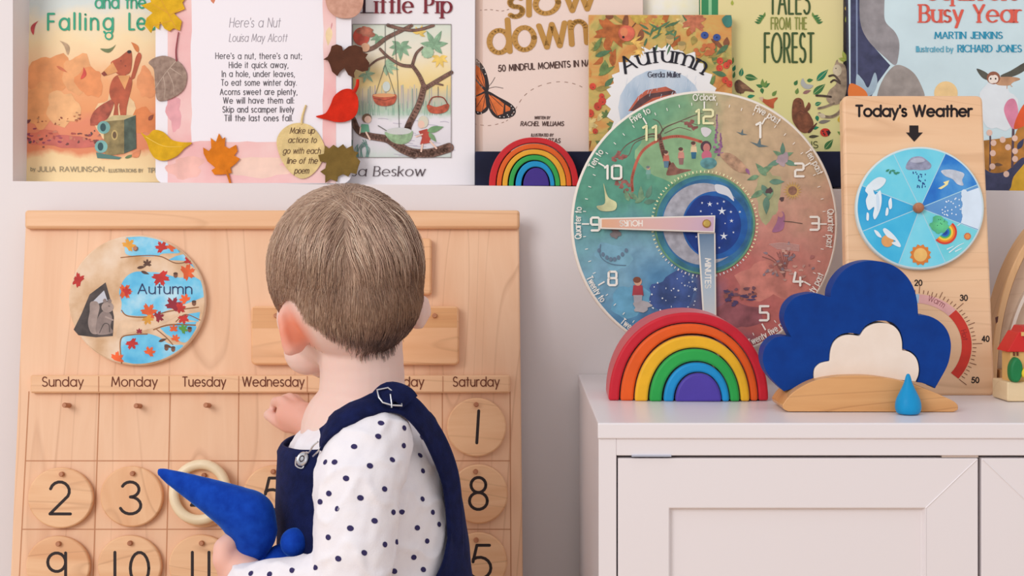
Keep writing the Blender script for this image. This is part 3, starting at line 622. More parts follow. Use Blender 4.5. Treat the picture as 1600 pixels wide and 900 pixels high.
# ---- poem card
plc, pb = stand(396, 1.568, 2.5)
pc = thing('poem_card', 'laminated poem card with pink watercolour border between the two leftmost books', 'card', plane=plc)
CARD = flat((238, 232, 236), .35)
m = MB(plc); m.prism(rrect(243, -110, 549, pb-.3, 15), 0, 0.0012, CARD); m.build('card', pc)
PINK = mottled('pink_wash', [(0.3, (236, 176, 176)), (0.5, (241, 196, 192)), (0.72, (244, 214, 208))], 16, detail=5)
m = MB(plc, y=-0.0002)
m.poly([(262, -90), (525, -90), (525, 286), (262, 286)], PINK)
rnd = random.Random(5)
m.blob(290, 262, 30, 16, flat((238, 184, 172), var=.08, scale=40), rnd, .3); m.blob(400, 262, 60, 14, flat((244, 208, 190), var=.06, scale=40), rnd, .3); m.blob(272, 175, 12, 26, flat((232, 166, 172), var=.06), rnd, .3)
m.leaf(515, 42, 30, 12, 185, flat((244, 214, 168), var=.1)); m.leaf(519, 35, 12, 2.5, 190, flat((214, 150, 150)))
P = []
for (a, b) in (((299, -80), (505, -80)), ((505, -80), (505, 221)), ((505, 221), (299, 221)), ((299, 221), (299, -80))):
    for i in range(14): t = i/14; P.append((a[0]+(b[0]-a[0])*t+rnd.uniform(-1.2, 1.2), a[1]+(b[1]-a[1])*t+rnd.uniform(-1.2, 1.2)))
m.poly(P, flat((240, 233, 238), .4))
m.leaf(332, -4, 10, 8, 170, flat((214, 130, 96)))
m.build('printed_border', pc)
m = MB(plc, y=-0.0003); TG, TD = flat((156, 148, 156)), flat((92, 86, 92))
txt(m, "Here's a Nut", 398, 42.5, 14.5, TG, 1.1, width=79, align='c', italic=.12); txt(m, 'Louisa May Alcott', 403, 65, 12, TG, 1.0, width=90, align='c', italic=.14)
for st, x0, x1, y in (("Here's a nut, there's a nut;", 337, 471, 92), ("Hide it quick away,", 358, 450, 106), ("In a hole, under leaves,", 347, 460, 120), ("To eat some winter day.", 346, 463, 133.5), ("Acorns sweet are plenty,", 344, 464, 148), ("We will have them all:", 349, 459, 161.5), ("Skip and scamper lively", 348, 459, 175.5), ("Till the last ones fall.", 351, 457, 189)):
    txt(m, st, x0, y, 9.2, TD, 1.2, width=x1-x0, track=.3, jit=.02, rnd=rnd)
m.build('poem_lettering', pc)

# ---- white book with framed forest picture
pl, pb = stand(640, Y1, 3.0)
bk = book('white picture book with a framed forest pond scene, right of the poem card', pl, 520, 742, -60, pb, 0.009, flat((238, 232, 234), .4), flat((226, 218, 220), .5))
Z = lambda P: [(545+x/4.088, 30+y/4.088) for x, y in P]
PIC = gradient('forest_pond_picture', [(0.0, (206, 214, 206)), (0.10, (222, 216, 220)), (0.28, (232, 226, 230)), (0.34, (176, 200, 178)), (0.44, (196, 190, 168)), (0.54, (236, 208, 142)), (0.66, (240, 218, 166)), (0.80, (236, 226, 206)), (1.0, (214, 222, 206))], pl.loc(600, 246)[1], pl.loc(600, 38)[1], nscale=60, namp=.12)
rnd = random.Random(8)
m = MB(pl, y=-0.0002); m.poly([(551, 38), (705, 38), (705, 246), (551, 246)], PIC)
LV, LV2, LY = flat((138, 174, 140), var=.16, scale=150), flat((164, 192, 158), var=.14, scale=150), flat((236, 200, 104), var=.12); BK, BO = flat((128, 94, 80), var=.2, scale=200), flat((78, 54, 50)); TEAL = flat((110, 150, 138), var=.2, scale=150)
for i in range(30):
    x = rnd.uniform(552, 703); m.line([(x, rnd.uniform(132, 140)), (x+rnd.uniform(-1, 1), rnd.uniform(158, 178))], rnd.uniform(.6, 1.6), flat(rnd.choice([(176, 162, 172), (150, 158, 150), (200, 186, 176), (160, 184, 164)])))
for i in range(36):
    x = rnd.uniform(552, 690); m.line([(x, 180), (x+rnd.uniform(-2, 2), rnd.uniform(156, 172))], .7, flat((144, 182, 160)))
for i in range(22):
    x, y = rnd.uniform(555, 690), rnd.uniform(184, 244); m.line(spl([(x, y), (x+8, y+rnd.uniform(-1.5, 1)), (x+rnd.uniform(12, 24), y+1)], n=3), .7, flat((186, 178, 194)))
def clip(P): return [(min(705, max(551, x)), min(246, max(38, y))) for x, y in P]
def palm(x, y, r_, a0, c, k=6, sp=52):
    for i in range(k):
        a = a0+(i-(k-1)/2)*sp; m.leaf(x, y, r_*(1-.12*abs(i-(k-1)/2)), r_*.36, a, c, vein=flat([max(0, q-30) for q in (150, 180, 150)]) if c != LY else None)
palm(*Z([(330, 170)])[0], 24, 180, LV, 7, 40); palm(*Z([(545, 165)])[0], 27, 0, LV, 6, 55); palm(*Z([(230, 290)])[0], 24, 110, LV2, 5, 30); palm(*Z([(580, 245)])[0], 18, 180, LY, 6, 40); palm(*Z([(110, 350)])[0], 17, 140, LV2, 5, 55); palm(*Z([(450, 90)])[0], 14, 20, LY, 5, 50); palm(*Z([(190, 110)])[0], 16, 200, LV, 5, 45)
m.ell(*Z([(503, 212)])[0], 9.5, 9, LV2)
for i in range(12): a = i*.52; m.line([(668+8*math.cos(a), 81+8*math.sin(a)), (668+10.5*math.cos(a), 81+10.5*math.sin(a))], .7, LV)
def limb(P, w1, w2): q = spl(Z(P)); m.line(q, w1+1.2, BO, w2=w2+1); m.line(q, w1, BK, w2=w2)
limb([(20, 215), (150, 185), (240, 120), (330, 75), (400, 40)], 6, 4.5); limb([(250, 38), (330, 60), (430, 70), (540, 40)], 4.5, 3.5); limb([(200, 190), (250, 240), (330, 290), (400, 300)], 3, 4.5); limb([(470, 180), (430, 220), (405, 295)], 2.2, 4)
limb([(405, 295), (450, 360), (480, 430)], 4.5, 6); limb([(655, 340), (570, 390), (490, 440)], 5, 6); limb([(480, 430), (450, 540), (390, 660), (375, 700)], 8, 10); limb([(555, 410), (600, 420)], 2, 1.5); limb([(130, 300), (180, 260), (235, 240)], 1.6, 2.4)
limb([(28, 640), (60, 710), (130, 745), (240, 765), (300, 800), (400, 850), (520, 855), (640, 820)], 8, 14); limb([(250, 770), (330, 830), (420, 868)], 8, 10)
for P in ([(232, 38), (232, 290), (170, 480)], [(232, 290), (295, 480)], [(290, 60), (312, 400), (322, 710)], [(570, 430), (570, 500)]): m.line(Z(P), .8, flat((96, 100, 92)))
CU, CUD = flat((186, 88, 62), var=.2, scale=180), flat((140, 60, 44), var=.2)
m.poly(spl(Z([(155, 480), (225, 490), (300, 480), (295, 530), (260, 552), (200, 552), (165, 530)]), True), CU); m.ell(*Z([(225, 486)])[0], 17.5, 3, flat((222, 160, 110))); m.ell(*Z([(240, 430)])[0], 6, 8, flat((206, 214, 206))); m.line(Z([(160, 505), (230, 520), (296, 500)]), 1, CUD)
m.poly(spl(Z([(503, 545), (560, 560), (635, 540), (632, 580), (590, 602), (530, 600), (505, 580)]), True), CU); m.line(spl(Z([(507, 550), (535, 500), (600, 500), (632, 545)])), 1.6, CUD)
GN = flat((150, 178, 138), var=.15, scale=180)
m.poly(spl(Z([(235, 720), (330, 740), (405, 712), (395, 770), (350, 798), (290, 790), (245, 755)]), True), GN); m.ell(*Z([(320, 715)])[0], 20, 5.5, flat((206, 206, 202))); m.line(Z([(188, 680), (240, 712)]), 1.5, flat((120, 116, 112)))
m.ell(*Z([(115, 632)])[0], 7.5, 7.2, flat((122, 98, 76))); m.ell(*Z([(122, 640)])[0], 5.5, 5.6, flat((234, 200, 180)))
m.poly(Z([(80, 670), (125, 672), (132, 720), (70, 725)]), flat((106, 166, 134))); m.line(Z([(75, 690), (70, 730)]), 2, flat((234, 200, 180))); m.line(Z([(110, 722), (135, 768)]), 2.6, flat((234, 200, 180)))
m.ell(*Z([(475, 655)])[0], 8, 9.5, flat((214, 208, 186))); m.ell(*Z([(463, 672)])[0], 5.2, 6, flat((234, 196, 176)))
m.poly(Z([(445, 715), (500, 700), (525, 740), (515, 790), (455, 800), (468, 755)]), flat((184, 72, 58), var=.15)); m.line(Z([(430, 750), (470, 735)]), 2, flat((234, 196, 176))); m.line(Z([(470, 800), (462, 845)]), 2.6, flat((234, 196, 176))); m.line(Z([(520, 780), (560, 825)]), 2.6, flat((234, 196, 176)))
m.leaf(*Z([(500, 715)])[0], 27, 11, 75, flat((120, 158, 112), var=.15)); m.leaf(*Z([(510, 725)])[0], 19, 8, 140, flat((128, 164, 118), var=.15))
for i in range(16): x = rnd.uniform(552, 580); m.line(spl([(x, 245), (x+rnd.uniform(-3, 3), 232), (x+rnd.uniform(-9, 9), rnd.uniform(218, 228))], n=3), 1.1, TEAL)
m.ell(*Z([(80, 110)])[0], 13, 14, flat((196, 84, 66), var=.2)); m.blob(*Z([(110, 80)])[0], 13, 8, flat((190, 116, 92), var=.2, scale=150), rnd, .3); m.ell(*Z([(105, 180)])[0], 7, 7, flat((228, 176, 140)))
for a, b in (((551, 38), (705, 38)), ((705, 38), (705, 246)), ((705, 246), (551, 246)), ((551, 246), (551, 38))): m.line([a, b], .9, flat((120, 108, 104)))
m.build('framed_picture', bk)
m = MB(pl, y=-0.0014)
txt(m, 'L', 569, 20, 25, flat((58, 34, 44)), 4.4, nib=.35, serif=.13, width=14); txt(m, 'ittle Pip', 588, 20, 25, flat((124, 34, 46)), 4.4, nib=.35, serif=.12, width=117, track=.34)
m.build('title_lettering', bk); m = MB(pl, y=-0.0014)
txt(m, 'Elsa Beskow', 535, 275, 15, flat((84, 70, 74)), 1.8, nib=.5, width=128, serif=.05, italic=.12)
m.build('author_lettering', bk)

# ---- navy riser the next books stand on
zr0 = at(0, 236.5, 1.573).z
xa_, xb_ = at(742, 0, 1.573).x, at(1323, 0, 1.573).x
rs = MB(); rs.box(xa_, xb_, 1.573, 1.634, ZN(1030)+0.0006, zr0, flat((24, 28, 52), .7, .2, var=.2, scale=30))
o = rs.build('riser_box', bevel=0.0015); tag(o, 'long navy blue box the middle books stand on, behind the small rainbow', 'box')
# ---- pale pink book with gold title
pl, pb = stand(870, 1.600, 3.0, zr0)
bk = book('pale pink book with big gold brush title and a butterfly', pl, 743, 1006, -80, pb, 0.010, flat((236, 212, 200), .45), flat((214, 180, 160), .5))
Z = lambda P: [(720+x/2.8136, y/2.8136) for x, y in P]
m = MB(pl, y=-0.0002)
m.poly([(743, -60), (754, -60), (754, 238), (743, 238)], flat((224, 194, 178), .45))
m.build('hinge_groove', bk); m = MB(pl, y=-0.0002)
OR, BL_, WH = flat((220, 112, 52), var=.12, scale=120), flat((44, 34, 36)), flat((232, 222, 214))
m.poly(spl(Z([(66, 255), (95, 285), (118, 340), (120, 400), (66, 432)]))+Z([(66, 432)]), BL_); m.poly(Z([(66, 285), (85, 300), (104, 345), (108, 392), (66, 345)]), OR); m.poly(Z([(66, 355), (104, 400), (66, 420)]), OR)
m.poly(spl(Z([(112, 402), (170, 428), (225, 460), (242, 490), (222, 515), (160, 520), (124, 480)]), True), BL_); m.poly(Z([(122, 412), (165, 436), (190, 456), (186, 500), (160, 508), (132, 478)]), OR); m.poly(Z([(196, 460), (218, 474), (216, 486), (196, 492)]), OR)
m.poly(spl(Z([(110, 405), (118, 440), (120, 480), (95, 500), (66, 498), (66, 430)]), True), BL_); m.poly(Z([(68, 425), (106, 410), (112, 470), (90, 492), (68, 488)]), OR)
for P in ([(112, 402), (160, 505)], [(112, 402), (185, 470)], [(112, 402), (140, 490)], [(110, 405), (70, 470)], [(110, 405), (95, 490)], [(108, 395), (70, 330)], [(108, 395), (85, 300)]): m.line(Z(P), .9, BL_)
for (x, y) in ((230, 478), (234, 492), (225, 505), (210, 512), (190, 514), (172, 513), (222, 466), (205, 505), (70, 268), (80, 275), (98, 300), (108, 325), (75, 494), (90, 497)): c = Z([(x, y)])[0]; m.ell(c[0], c[1], .9, .9, WH, 8)
m.line(Z([(100, 385), (130, 415)]), 3, BL_); m.line(spl(Z([(112, 390), (135, 365), (150, 340)])), .7, BL_); m.line(spl(Z([(115, 392), (150, 382), (186, 388)])), .7, BL_)
def dash(P, w_, mt, k=5):
    q = spl(P, n=10)
    for i in range(0, len(q)-2, k): m.line(q[i:i+3], w_, mt)
m.build('butterfly_picture', bk); m = MB(pl, y=-0.0002)
DS = flat((150, 116, 100)); dash(Z([(60, 545), (120, 552), (180, 540), (215, 520), (240, 480), (280, 420), (340, 380), (420, 360), (490, 366), (545, 388)]), .9, DS); dash(Z([(85, 45), (130, 42), (180, 48), (220, 38)]), .9, DS)
m.build('cover_picture', bk)
m = MB(pl, y=-0.0006); GO = flat((186, 134, 52), .32, .6)
txt(m, 'slow', 796, 27, 44, GO, 9.0, width=134, rot=-6, nib=.8, italic=.1, track=.2); txt(m, 'down', 766, 84, 50, GO, 9.0, width=152, rot=-6.5, nib=.8, track=.2, italic=.04)
m.build('title_lettering', bk); m = MB(pl, y=-0.0006); BRW = flat((84, 58, 52)); txt(m, '50 MINDFUL MOMENTS IN NATURE', 863, 106.5, 9.5, BRW, 1.6, width=168, align='c', rot=-3.5)
for st, y, c, wd, sw in (('WRITTEN BY', 186, 4.2, 24, .8), ('RACHEL WILLIAMS', 196.5, 6.6, 67, 1.15), ('ILLUSTRATED BY', 213, 4.2, 34, .8), ('FREYA HARTAS', 223, 6.6, 56, 1.15)): txt(m, st, 847, y, c, BRW, sw, width=wd, align='c', italic=.15)
m.build('author_lettering', bk)
# ---- cream book behind
pl, pb = stand(1050, 1.6145, 3.0, zr0)
bk = book('cream book mostly hidden behind the one with the leafy border', pl, 1003, 1096, -60, pb, 0.006, mottled('cream_cover', [(0.35, (250, 240, 206)), (0.6, (248, 244, 236))], 30), flat((240, 230, 214)))
# ---- yellow book
pl, pb = stand(1210, 1.598, 3.0, zr0)
YEL = gradient('yellow_cover', [(0.0, (224, 216, 150)), (0.5, (222, 212, 146)), (1.0, (230, 214, 160))], 0, .2, nscale=20, namp=.1)
bk = book('tall yellow book with slim green lettering and printed woodland animals', pl, 1096, 1322, -70, pb, 0.013, YEL, flat((238, 228, 170)), flat((48, 128, 84)), tilt=(0, -0.003))
Z = lambda P: [(1140+x/3.6, y/3.6) for x, y in P]
m = MB(pl, y=-0.0002); rnd = random.Random(21)
m.poly([(1096, -60), (1122, -60), (1122, 238), (1096, 238)], flat((56, 136, 88), .5)); m.poly([(1107, -60), (1112, -60), (1112, 238), (1107, 238)], flat((150, 200, 150)))
m.build('spine_strip', bk, label='dark green strip with a pale line'); m = MB(pl, y=-0.0002)
G1, G2, G3, G4 = flat((64, 120, 66), var=.12), flat((40, 128, 92), var=.12), flat((110, 142, 70), var=.12), flat((168, 176, 70), var=.1); VE = flat((180, 196, 130))
for (x, y, l, w_, a, c) in ((62, 430, 50, 30, 10, G2), (85, 430, 75, 42, 100, G1), (185, 490, 48, 24, 0, G3), (190, 490, 44, 24, 60, G1), (185, 490, 40, 22, -70, G1), (195, 492, 42, 20, 20, G3), (180, 495, 34, 24, 170, G1), (240, 540, 40, 24, 40, G3), (490, 455, 92, 40, 45, G2), (470, 530, 90, 44, 50, G1), (365, 480, 34, 24, 30, G1), (435, 455, 36, 24, 80, G1), (375, 530, 36, 24, 15, G3), (480, 590, 40, 26, 70, G2), (490, 650, 34, 24, 170, G2), (468, 722, 36, 22, 80, G2), (535, 840, 74, 40, 40, G1), (445, 770, 60, 20, 85, flat((82, 76, 58))), (655, 340, 60, 26, -20, G4), (655, 340, 44, 26, -75, G4), (655, 340, 44, 26, 30, G4), (640, 760, 40, 24, -60, G3), (640, 760, 44, 22, 10, G3), (620, 690, 40, 30, 0, flat((206, 176, 60))), (100, 545, 44, 22, 80, G2), (22, 440, 40, 16, 10, G1), (20, 400, 36, 20, 20, G2), (15, 360, 40, 16, 10, G3), (500, 690, 70, 24, 80, flat((130, 122, 112))), (412, 525, 50, 22, 70, flat((150, 110, 104))), (15, 30, 30, 18, 0, G4), (660, 130, 40, 20, -10, G4), (655, 60, 30, 20, 5, flat((210, 180, 80)))):
    c0 = Z([(x, y)])[0]; m.leaf(c0[0], c0[1], l/3.6, w_/3.6, a, c, vein=VE if w_ > 25 else None)
for sgn, cx in ((-1, 190), (1, 475)):
    for i in range(4):
        c0 = Z([(cx+sgn*(-8)*i+sgn*20, 132-12*i)])[0]; m.leaf(c0[0], c0[1], 9, 4, sgn*70, G1); m.leaf(c0[0], c0[1], 8, 3.6, -sgn*10, G3)
BB, BB2 = flat((120, 84, 62), var=.2, scale=160), flat((150, 110, 80), var=.2, scale=160)
m.poly(spl(Z([(28, 470), (50, 448), (75, 462), (110, 490), (140, 517), (90, 512), (75, 525), (40, 518)]), True), BB); m.leaf(*Z([(60, 480)])[0], 16, 8, 110, BB2); m.ell(*Z([(42, 462)])[0], .9, .9, BL_)
m.line(Z([(60, 520), (62, 530)]), .8, BL_); m.poly(spl(Z([(170, 550), (215, 560), (270, 548), (250, 580), (245, 610), (200, 585)]), True), flat((190, 92, 54), var=.15)); m.poly(Z([(165, 548), (190, 545), (185, 575)]), flat((214, 180, 150)))
BV = flat((128, 76, 52), var=.22, scale=150); BVD = flat((96, 54, 44), var=.2)
m.poly(spl(Z([(358, 570), (385, 550), (412, 565), (425, 610), (455, 650), (472, 700), (440, 745), (400, 740), (360, 690), (350, 640)]), True), BV); m.poly(spl(Z([(425, 610), (436, 590), (445, 575), (456, 590), (450, 615), (430, 630)]), True), BV); m.poly(spl(Z([(440, 740), (485, 694), (490, 698), (455, 745)]), True), BVD); m.line(spl(Z([(370, 650), (395, 625), (420, 635)])), 1, BVD); m.ell(*Z([(398, 580)])[0], .9, .9, BL_)
SQ, SQ2, SQD = flat((168, 146, 122), var=.18, scale=150), flat((206, 190, 160), var=.12), flat((98, 82, 70), var=.15)
m.poly(spl(Z([(590, 370), (605, 335), (615, 352), (650, 370), (660, 440), (655, 520), (630, 575), (580, 590), (545, 560), (560, 510), (600, 470), (590, 420)]), True), SQ); m.ell(*Z([(605, 395)])[0], 7, 9, SQ2); m.line(spl(Z([(620, 460), (590, 425), (560, 428)])), 3.2, SQD); m.line(spl(Z([(622, 470), (590, 450), (570, 462)])), 3, SQD)
m.line(spl(Z([(570, 545), (530, 540), (488, 537)])), 3.6, SQD); m.line(spl(Z([(590, 580), (540, 600), (500, 610)])), 4, SQ); m.line(spl(Z([(628, 560), (625, 620), (580, 655), (530, 655), (505, 640)])), 5, SQ); m.leaf(*Z([(540, 660)])[0], 14, 8, -65, SQ2); m.ell(*Z([(598, 385)])[0], .9, .9, BL_)
m.poly(spl(Z([(400, 470), (412, 440), (430, 470), (470, 480), (450, 500), (420, 496)]), True), flat((176, 176, 170)))
m.ell(*Z([(538, 745)])[0], 8, 6.6, flat((204, 56, 42))); m.poly(Z([(555, 730), (570, 745), (556, 766), (548, 750)]), BL_)
for (x, y) in ((525, 738), (535, 758), (548, 740), (530, 750)): m.ell(*Z([(x, y)])[0], 1.3, 1.3, BL_)
m.build('cover_picture', bk)
m = MB(pl, y=-0.0008); TG2 = flat((66, 88, 48))
txt(m, 'TALES', 1203, 21.5, 44, TG2, 3.2, width=62, track=.3); txt(m, 'FROM THE', 1205, 45.5, 18, flat((136, 142, 70)), 1.9, width=55, track=.3); txt(m, 'FOREST', 1195, 97, 45, TG2, 3.4, width=76, track=.3); m.build('title_lettering', bk); m = MB(pl, y=-0.0008); txt(m, 'EMILY HAWKINS', 1278, 231, 10, flat((70, 80, 44)), 1.2, width=120, align='r')
m.build('author_lettering', bk)
# ---- leafy autumn book
pl, pb = stand(1032, 1.583, 3.0, zr0)
AUB = mottled('leaf_border_wash', [(0.25, (176, 104, 52)), (0.42, (214, 150, 84)), (0.56, (206, 176, 100)), (0.72, (150, 150, 84))], 26, detail=4, dist=1.2)
bk = book('picture book with a border of painted autumn leaves, apples and berries', pl, 920, 1145, 23, pb, 0.008, AUB, flat((226, 206, 170)))
Z = lambda P: [(910+x/3.912, 10+y/3.912) for x, y in P]
m = MB(pl, y=-0.0002); rnd = random.Random(77)
pal = [flat(c, .6, var=.18, scale=140) for c in ((182, 102, 52), (212, 140, 70), (226, 180, 96), (160, 140, 74), (110, 134, 78), (86, 120, 84), (196, 116, 84), (222, 196, 130), (140, 84, 56), (202, 170, 80))]
def inb(P): return [(min(1144.4, max(920.6, x)), min(236, max(23.6, y))) for x, y in P]
op = m.poly
def cpoly(pts, mat, raw=False): op(inb(pts), mat, raw)
m.poly = cpoly
for i in range(120):
    a = rnd.uniform(0, 6.28); rr = rnd.uniform(.86, 1.5); x, y = 1036+98*rr*math.cos(a), 150+112*rr*math.sin(a)
    if not (918 < x < 1147 and 20 < y < 240): continue
    if rnd.random() < .25: m.poly(maple(x, y, rnd.uniform(10, 18), rnd.uniform(0, 360)), rnd.choice(pal))
    else: m.leaf(x, y, rnd.uniform(14, 34), rnd.uniform(6, 14), rnd.uniform(0, 360), rnd.choice(pal), rnd.uniform(-.15, .15))
m.poly(maple(958, 45, 34, 200), pal[0]); m.poly(maple(1085, 30, 24, 190), pal[6])
WHB = flat((240, 236, 234)); P = []
for i in range(52):
    t = 2*math.pi*i/52; k = 1 if i % 2 else rnd.uniform(1.04, 1.16); P.append((1034+80*k*math.cos(t), 160+84*k*math.sin(t)))
m.poly(P, WHB)
for i in range(9):
    for q in range(2): m.leaf(1012+rnd.uniform(-4, 4)+i*5.5, 40+rnd.uniform(0, 30), 18, 4, rnd.choice((-60, 60, 200)), pal[5])
for i in range(10): m.leaf(985+i*2.5, 66+i*1.2, 20, 5, 60+i*22, pal[2])
for (x, y, a, l) in ((928, 80, 30, 26), (930, 88, 70, 28), (935, 118, 60, 30), (938, 116, 20, 24), (930, 140, 80, 26), (945, 135, 45, 20), (1128, 82, 250, 24), (1138, 70, 230, 26), (1135, 118, 285, 24), (1138, 92, 260, 26)): m.leaf(x, y, l, 9, a, rnd.choice(pal[3:6]))
RAIN = mottled('rain_wash', [(0.3, (150, 176, 200)), (0.5, (192, 206, 220)), (0.72, (222, 226, 232))], 40, stretch=(1, 1, .3)); P = [(1032+66*math.cos(t/20*6.283), 168+60*math.sin(t/20*6.283)) for t in range(20)]
m.poly(P, RAIN)
m.poly(Z([(280, 640), (340, 550), (390, 512), (510, 490), (570, 520), (600, 640)]), flat((196, 100, 76), var=.15)); m.poly(Z([(345, 570), (400, 535), (560, 512), (575, 530), (430, 560), (310, 640), (290, 640)]), flat((96, 66, 66), var=.2))
for i in range(46): x, y = rnd.uniform(980, 1090), rnd.uniform(116, 150); m.line([(x, y), (x-2, y+rnd.uniform(5, 12))], .5, flat((214, 222, 232)))
AP = flat((208, 102, 78), var=.22, scale=70); m.ell(979, 52, 13, 12.5, AP); m.ell(975, 50, 6, 7, flat((224, 136, 92), var=.1)); m.ell(974, 58, 2, 2, BL_); m.line([(988, 42), (993, 36)], 1.2, DBR)
for (x, y) in ((1101, 55), (1120, 58.5)): m.ell(x, y, 6, 5.6, flat((60, 84, 150), var=.15)); m.ell(x, y, 1.4, 1.4, flat((36, 46, 90)))
for (x, y, r_) in ((1125, 95, 5), (1135, 102, 5), (1124, 106, 5), (1140, 97, 4), (1133, 125, 5), (1140, 131, 5), (926, 135, 5), (941, 158, 6), (934, 166, 6), (922, 177, 6), (940, 150, 4), (930, 205, 4)): m.ell(x, y, r_, r_*1.05, flat((212, 74, 54), var=.15)); m.ell(x+1, y+1.6, .9, .9, DBR)
for (x, y) in ((1047, 62), (1065, 72)): m.ell(x, y, 6, 7.5, flat((214, 176, 110), var=.1)); m.ell(x, y-4, 6.6, 3.6, flat((160, 140, 90)))
for i in range(14): m.ell(1095+rnd.uniform(-8, 20), 76+rnd.uniform(-6, 8), 4, 3.4, flat((196, 110, 64), var=.1))
m.poly(spl([(1128, 30), (1138, 22), (1143, 26), (1143, 40), (1134, 42)], True), flat((64, 128, 116), var=.15))
m.poly = op
m.build('cover_picture', bk)
m = MB(pl, y=-0.0013)
txt(m, 'Autumn', 0, 0, 25, flat((30, 28, 38)), 4.2, width=126, align='c', nib=.34, serif=.10, arc=(1037, 203, 106, 0, False)); txt(m, 'Gerda Muller', 1038, 120.5, 8.2, flat((70, 70, 84)), 1.4, width=51, align='c', nib=.6, serif=.08)
m.build('title_lettering', bk)
# ---- pale blue book on the right
pl, pb = stand(1500, 1.583, 3.0)
bk = book('pale blue book with coral title and a printed owl, behind the weather board', pl, 1329, 1650, -70, pb, 0.012, flat((206, 226, 231), .4, var=.03, scale=20), flat((56, 60, 92)), flat((56, 60, 92)))
Z = lambda P: [(1320+x/3.0, y/3.0) for x, y in P]
m = MB(pl, y=-0.0002); rnd = random.Random(31)
NV = flat((66, 68, 98), .5, var=.15, scale=90); GB = flat((152, 146, 148), .6, var=.12, scale=60)
m.poly([(1329, -60), (1347, -60), (1346, 25), (1358, 65), (1380, 90), (1391, 102), (1372, 128), (1362, 150), (1372, 297), (1329, 297)], NV)
m.poly(spl(Z([(70, -60), (72, 100), (110, 190), (190, 270), (235, 305), (250, 270), (255, 200), (235, 150), (190, 100), (185, 30), (190, -60)])), GB)
m.poly(spl(Z([(150, 460), (180, 370), (230, 310), (275, 310), (330, 350), (370, 430), (372, 470), (360, 600), (150, 600)]), True), flat((158, 148, 142), .6, var=.12, scale=60))
m.line([(1338.5, -60), (1339.5, 290)], 2.6, flat((128, 140, 170)))
m.poly(spl(Z([(55, 350), (85, 375), (110, 410), (140, 340), (152, 390), (125, 445), (60, 445)]), True), flat((164, 184, 198), var=.08)); m.poly(spl(Z([(22, 395), (60, 400), (100, 430), (100, 460), (22, 460)]), True), flat((226, 122, 56)))
m.ell(1478, 146, 18.5, 19, flat((240, 204, 146), var=.05))
m.blob(1560, 165, 30, 40, flat((226, 232, 236), var=.02), rnd, .15)
OWD, OWB = flat((90, 88, 78), var=.15), flat((192, 146, 112), var=.15)
m.poly(spl(Z([(618, 322), (660, 338), (680, 360), (668, 375), (640, 360)]), True), OWD); m.poly(spl(Z([(730, 355), (780, 330), (850, 290), (880, 300), (820, 345), (760, 365)]), True), OWD)
m.poly(spl(Z([(700, 370), (740, 360), (800, 362), (822, 372), (790, 385), (770, 400), (725, 400), (705, 390)]), True), OWB); m.line(Z([(760, 400), (760, 415)]), 1.2, OWB); m.line(Z([(775, 396), (784, 406)]), 1.2, OWB)
m.ell(*Z([(697, 365)])[0], 10.5, 10, flat((150, 96, 74))); m.ell(*Z([(690, 372)])[0], 5.6, 6.4, flat((240, 226, 214))); m.ell(*Z([(703, 370)])[0], 5.6, 6.4, flat((240, 226, 214))); m.ell(*Z([(684, 369)])[0], 1.3, 1.5, BL_); m.ell(*Z([(707, 369)])[0], 1.3, 1.5, BL_)
OC = flat((186, 126, 56), .6, var=.18, scale=60)
m.poly(spl(Z([(640, 660), (720, 650), (790, 640), (830, 590), (990, 560)]))+[(1650, 297), (1500, 297)], OC); m.poly(Z([(770, 900), (800, 800), (850, 740), (990, 700), (990, 900)]), flat((222, 172, 50), var=.1))
m.poly(spl(Z([(640, 780), (690, 810), (760, 800), (830, 740), (845, 760), (790, 830), (760, 895), (600, 895)])), NV); m.line(Z([(790, 600), (785, 780)]), 4, flat((92, 72, 82))); m.line(Z([(682, 640), (680, 800)]), 2.6, flat((92, 72, 82)))
m.poly(spl(Z([(790, 605), (760, 560), (746, 510), (765, 470), (795, 465), (812, 510), (808, 560)]), True), flat((226, 140, 168), var=.08)); m.poly(spl(Z([(795, 605), (810, 540), (850, 480), (900, 500), (870, 570)]), True), flat((226, 92, 46), var=.08))
m.leaf(*Z([(810, 700)])[0], 20, 9, 30, NV); m.leaf(*Z([(700, 770)])[0], 14, 6, 95, flat((110, 82, 66)))
for (x, y) in ((697, 670), (740, 655), (765, 690), (797, 648), (798, 708), (694, 718), (692, 780), (757, 816), (798, 745), (678, 622)): m.ell(*Z([(x, y)])[0], 4.6, 4.8, flat((232, 194, 176), var=.04))
m.build('cover_picture', bk)
m = MB(pl, y=-0.0007); CO, BLU = flat((222, 96, 80)), flat((44, 150, 184))
txt(m, "Squirrel's", 1590, 0, 27, CO, 4.6, width=140, align='r', nib=.45, serif=.1); txt(m, 'Busy Year', 1438, 34.5, 27, CO, 4.8, width=156, nib=.45, serif=.10)
txt(m, 'MARTIN JENKINS', 1461, 60, 10, BLU, 2.0, width=105, nib=.6, serif=.06); txt(m, 'Illustrated by', 1432, 81, 8.5, flat((98, 172, 196)), 1.5, width=57, nib=.6, serif=.06); txt(m, 'RICHARD JONES', 1497, 81, 10.5, BLU, 2.0, width=99, nib=.6, serif=.06)
m.build('title_lettering', bk)

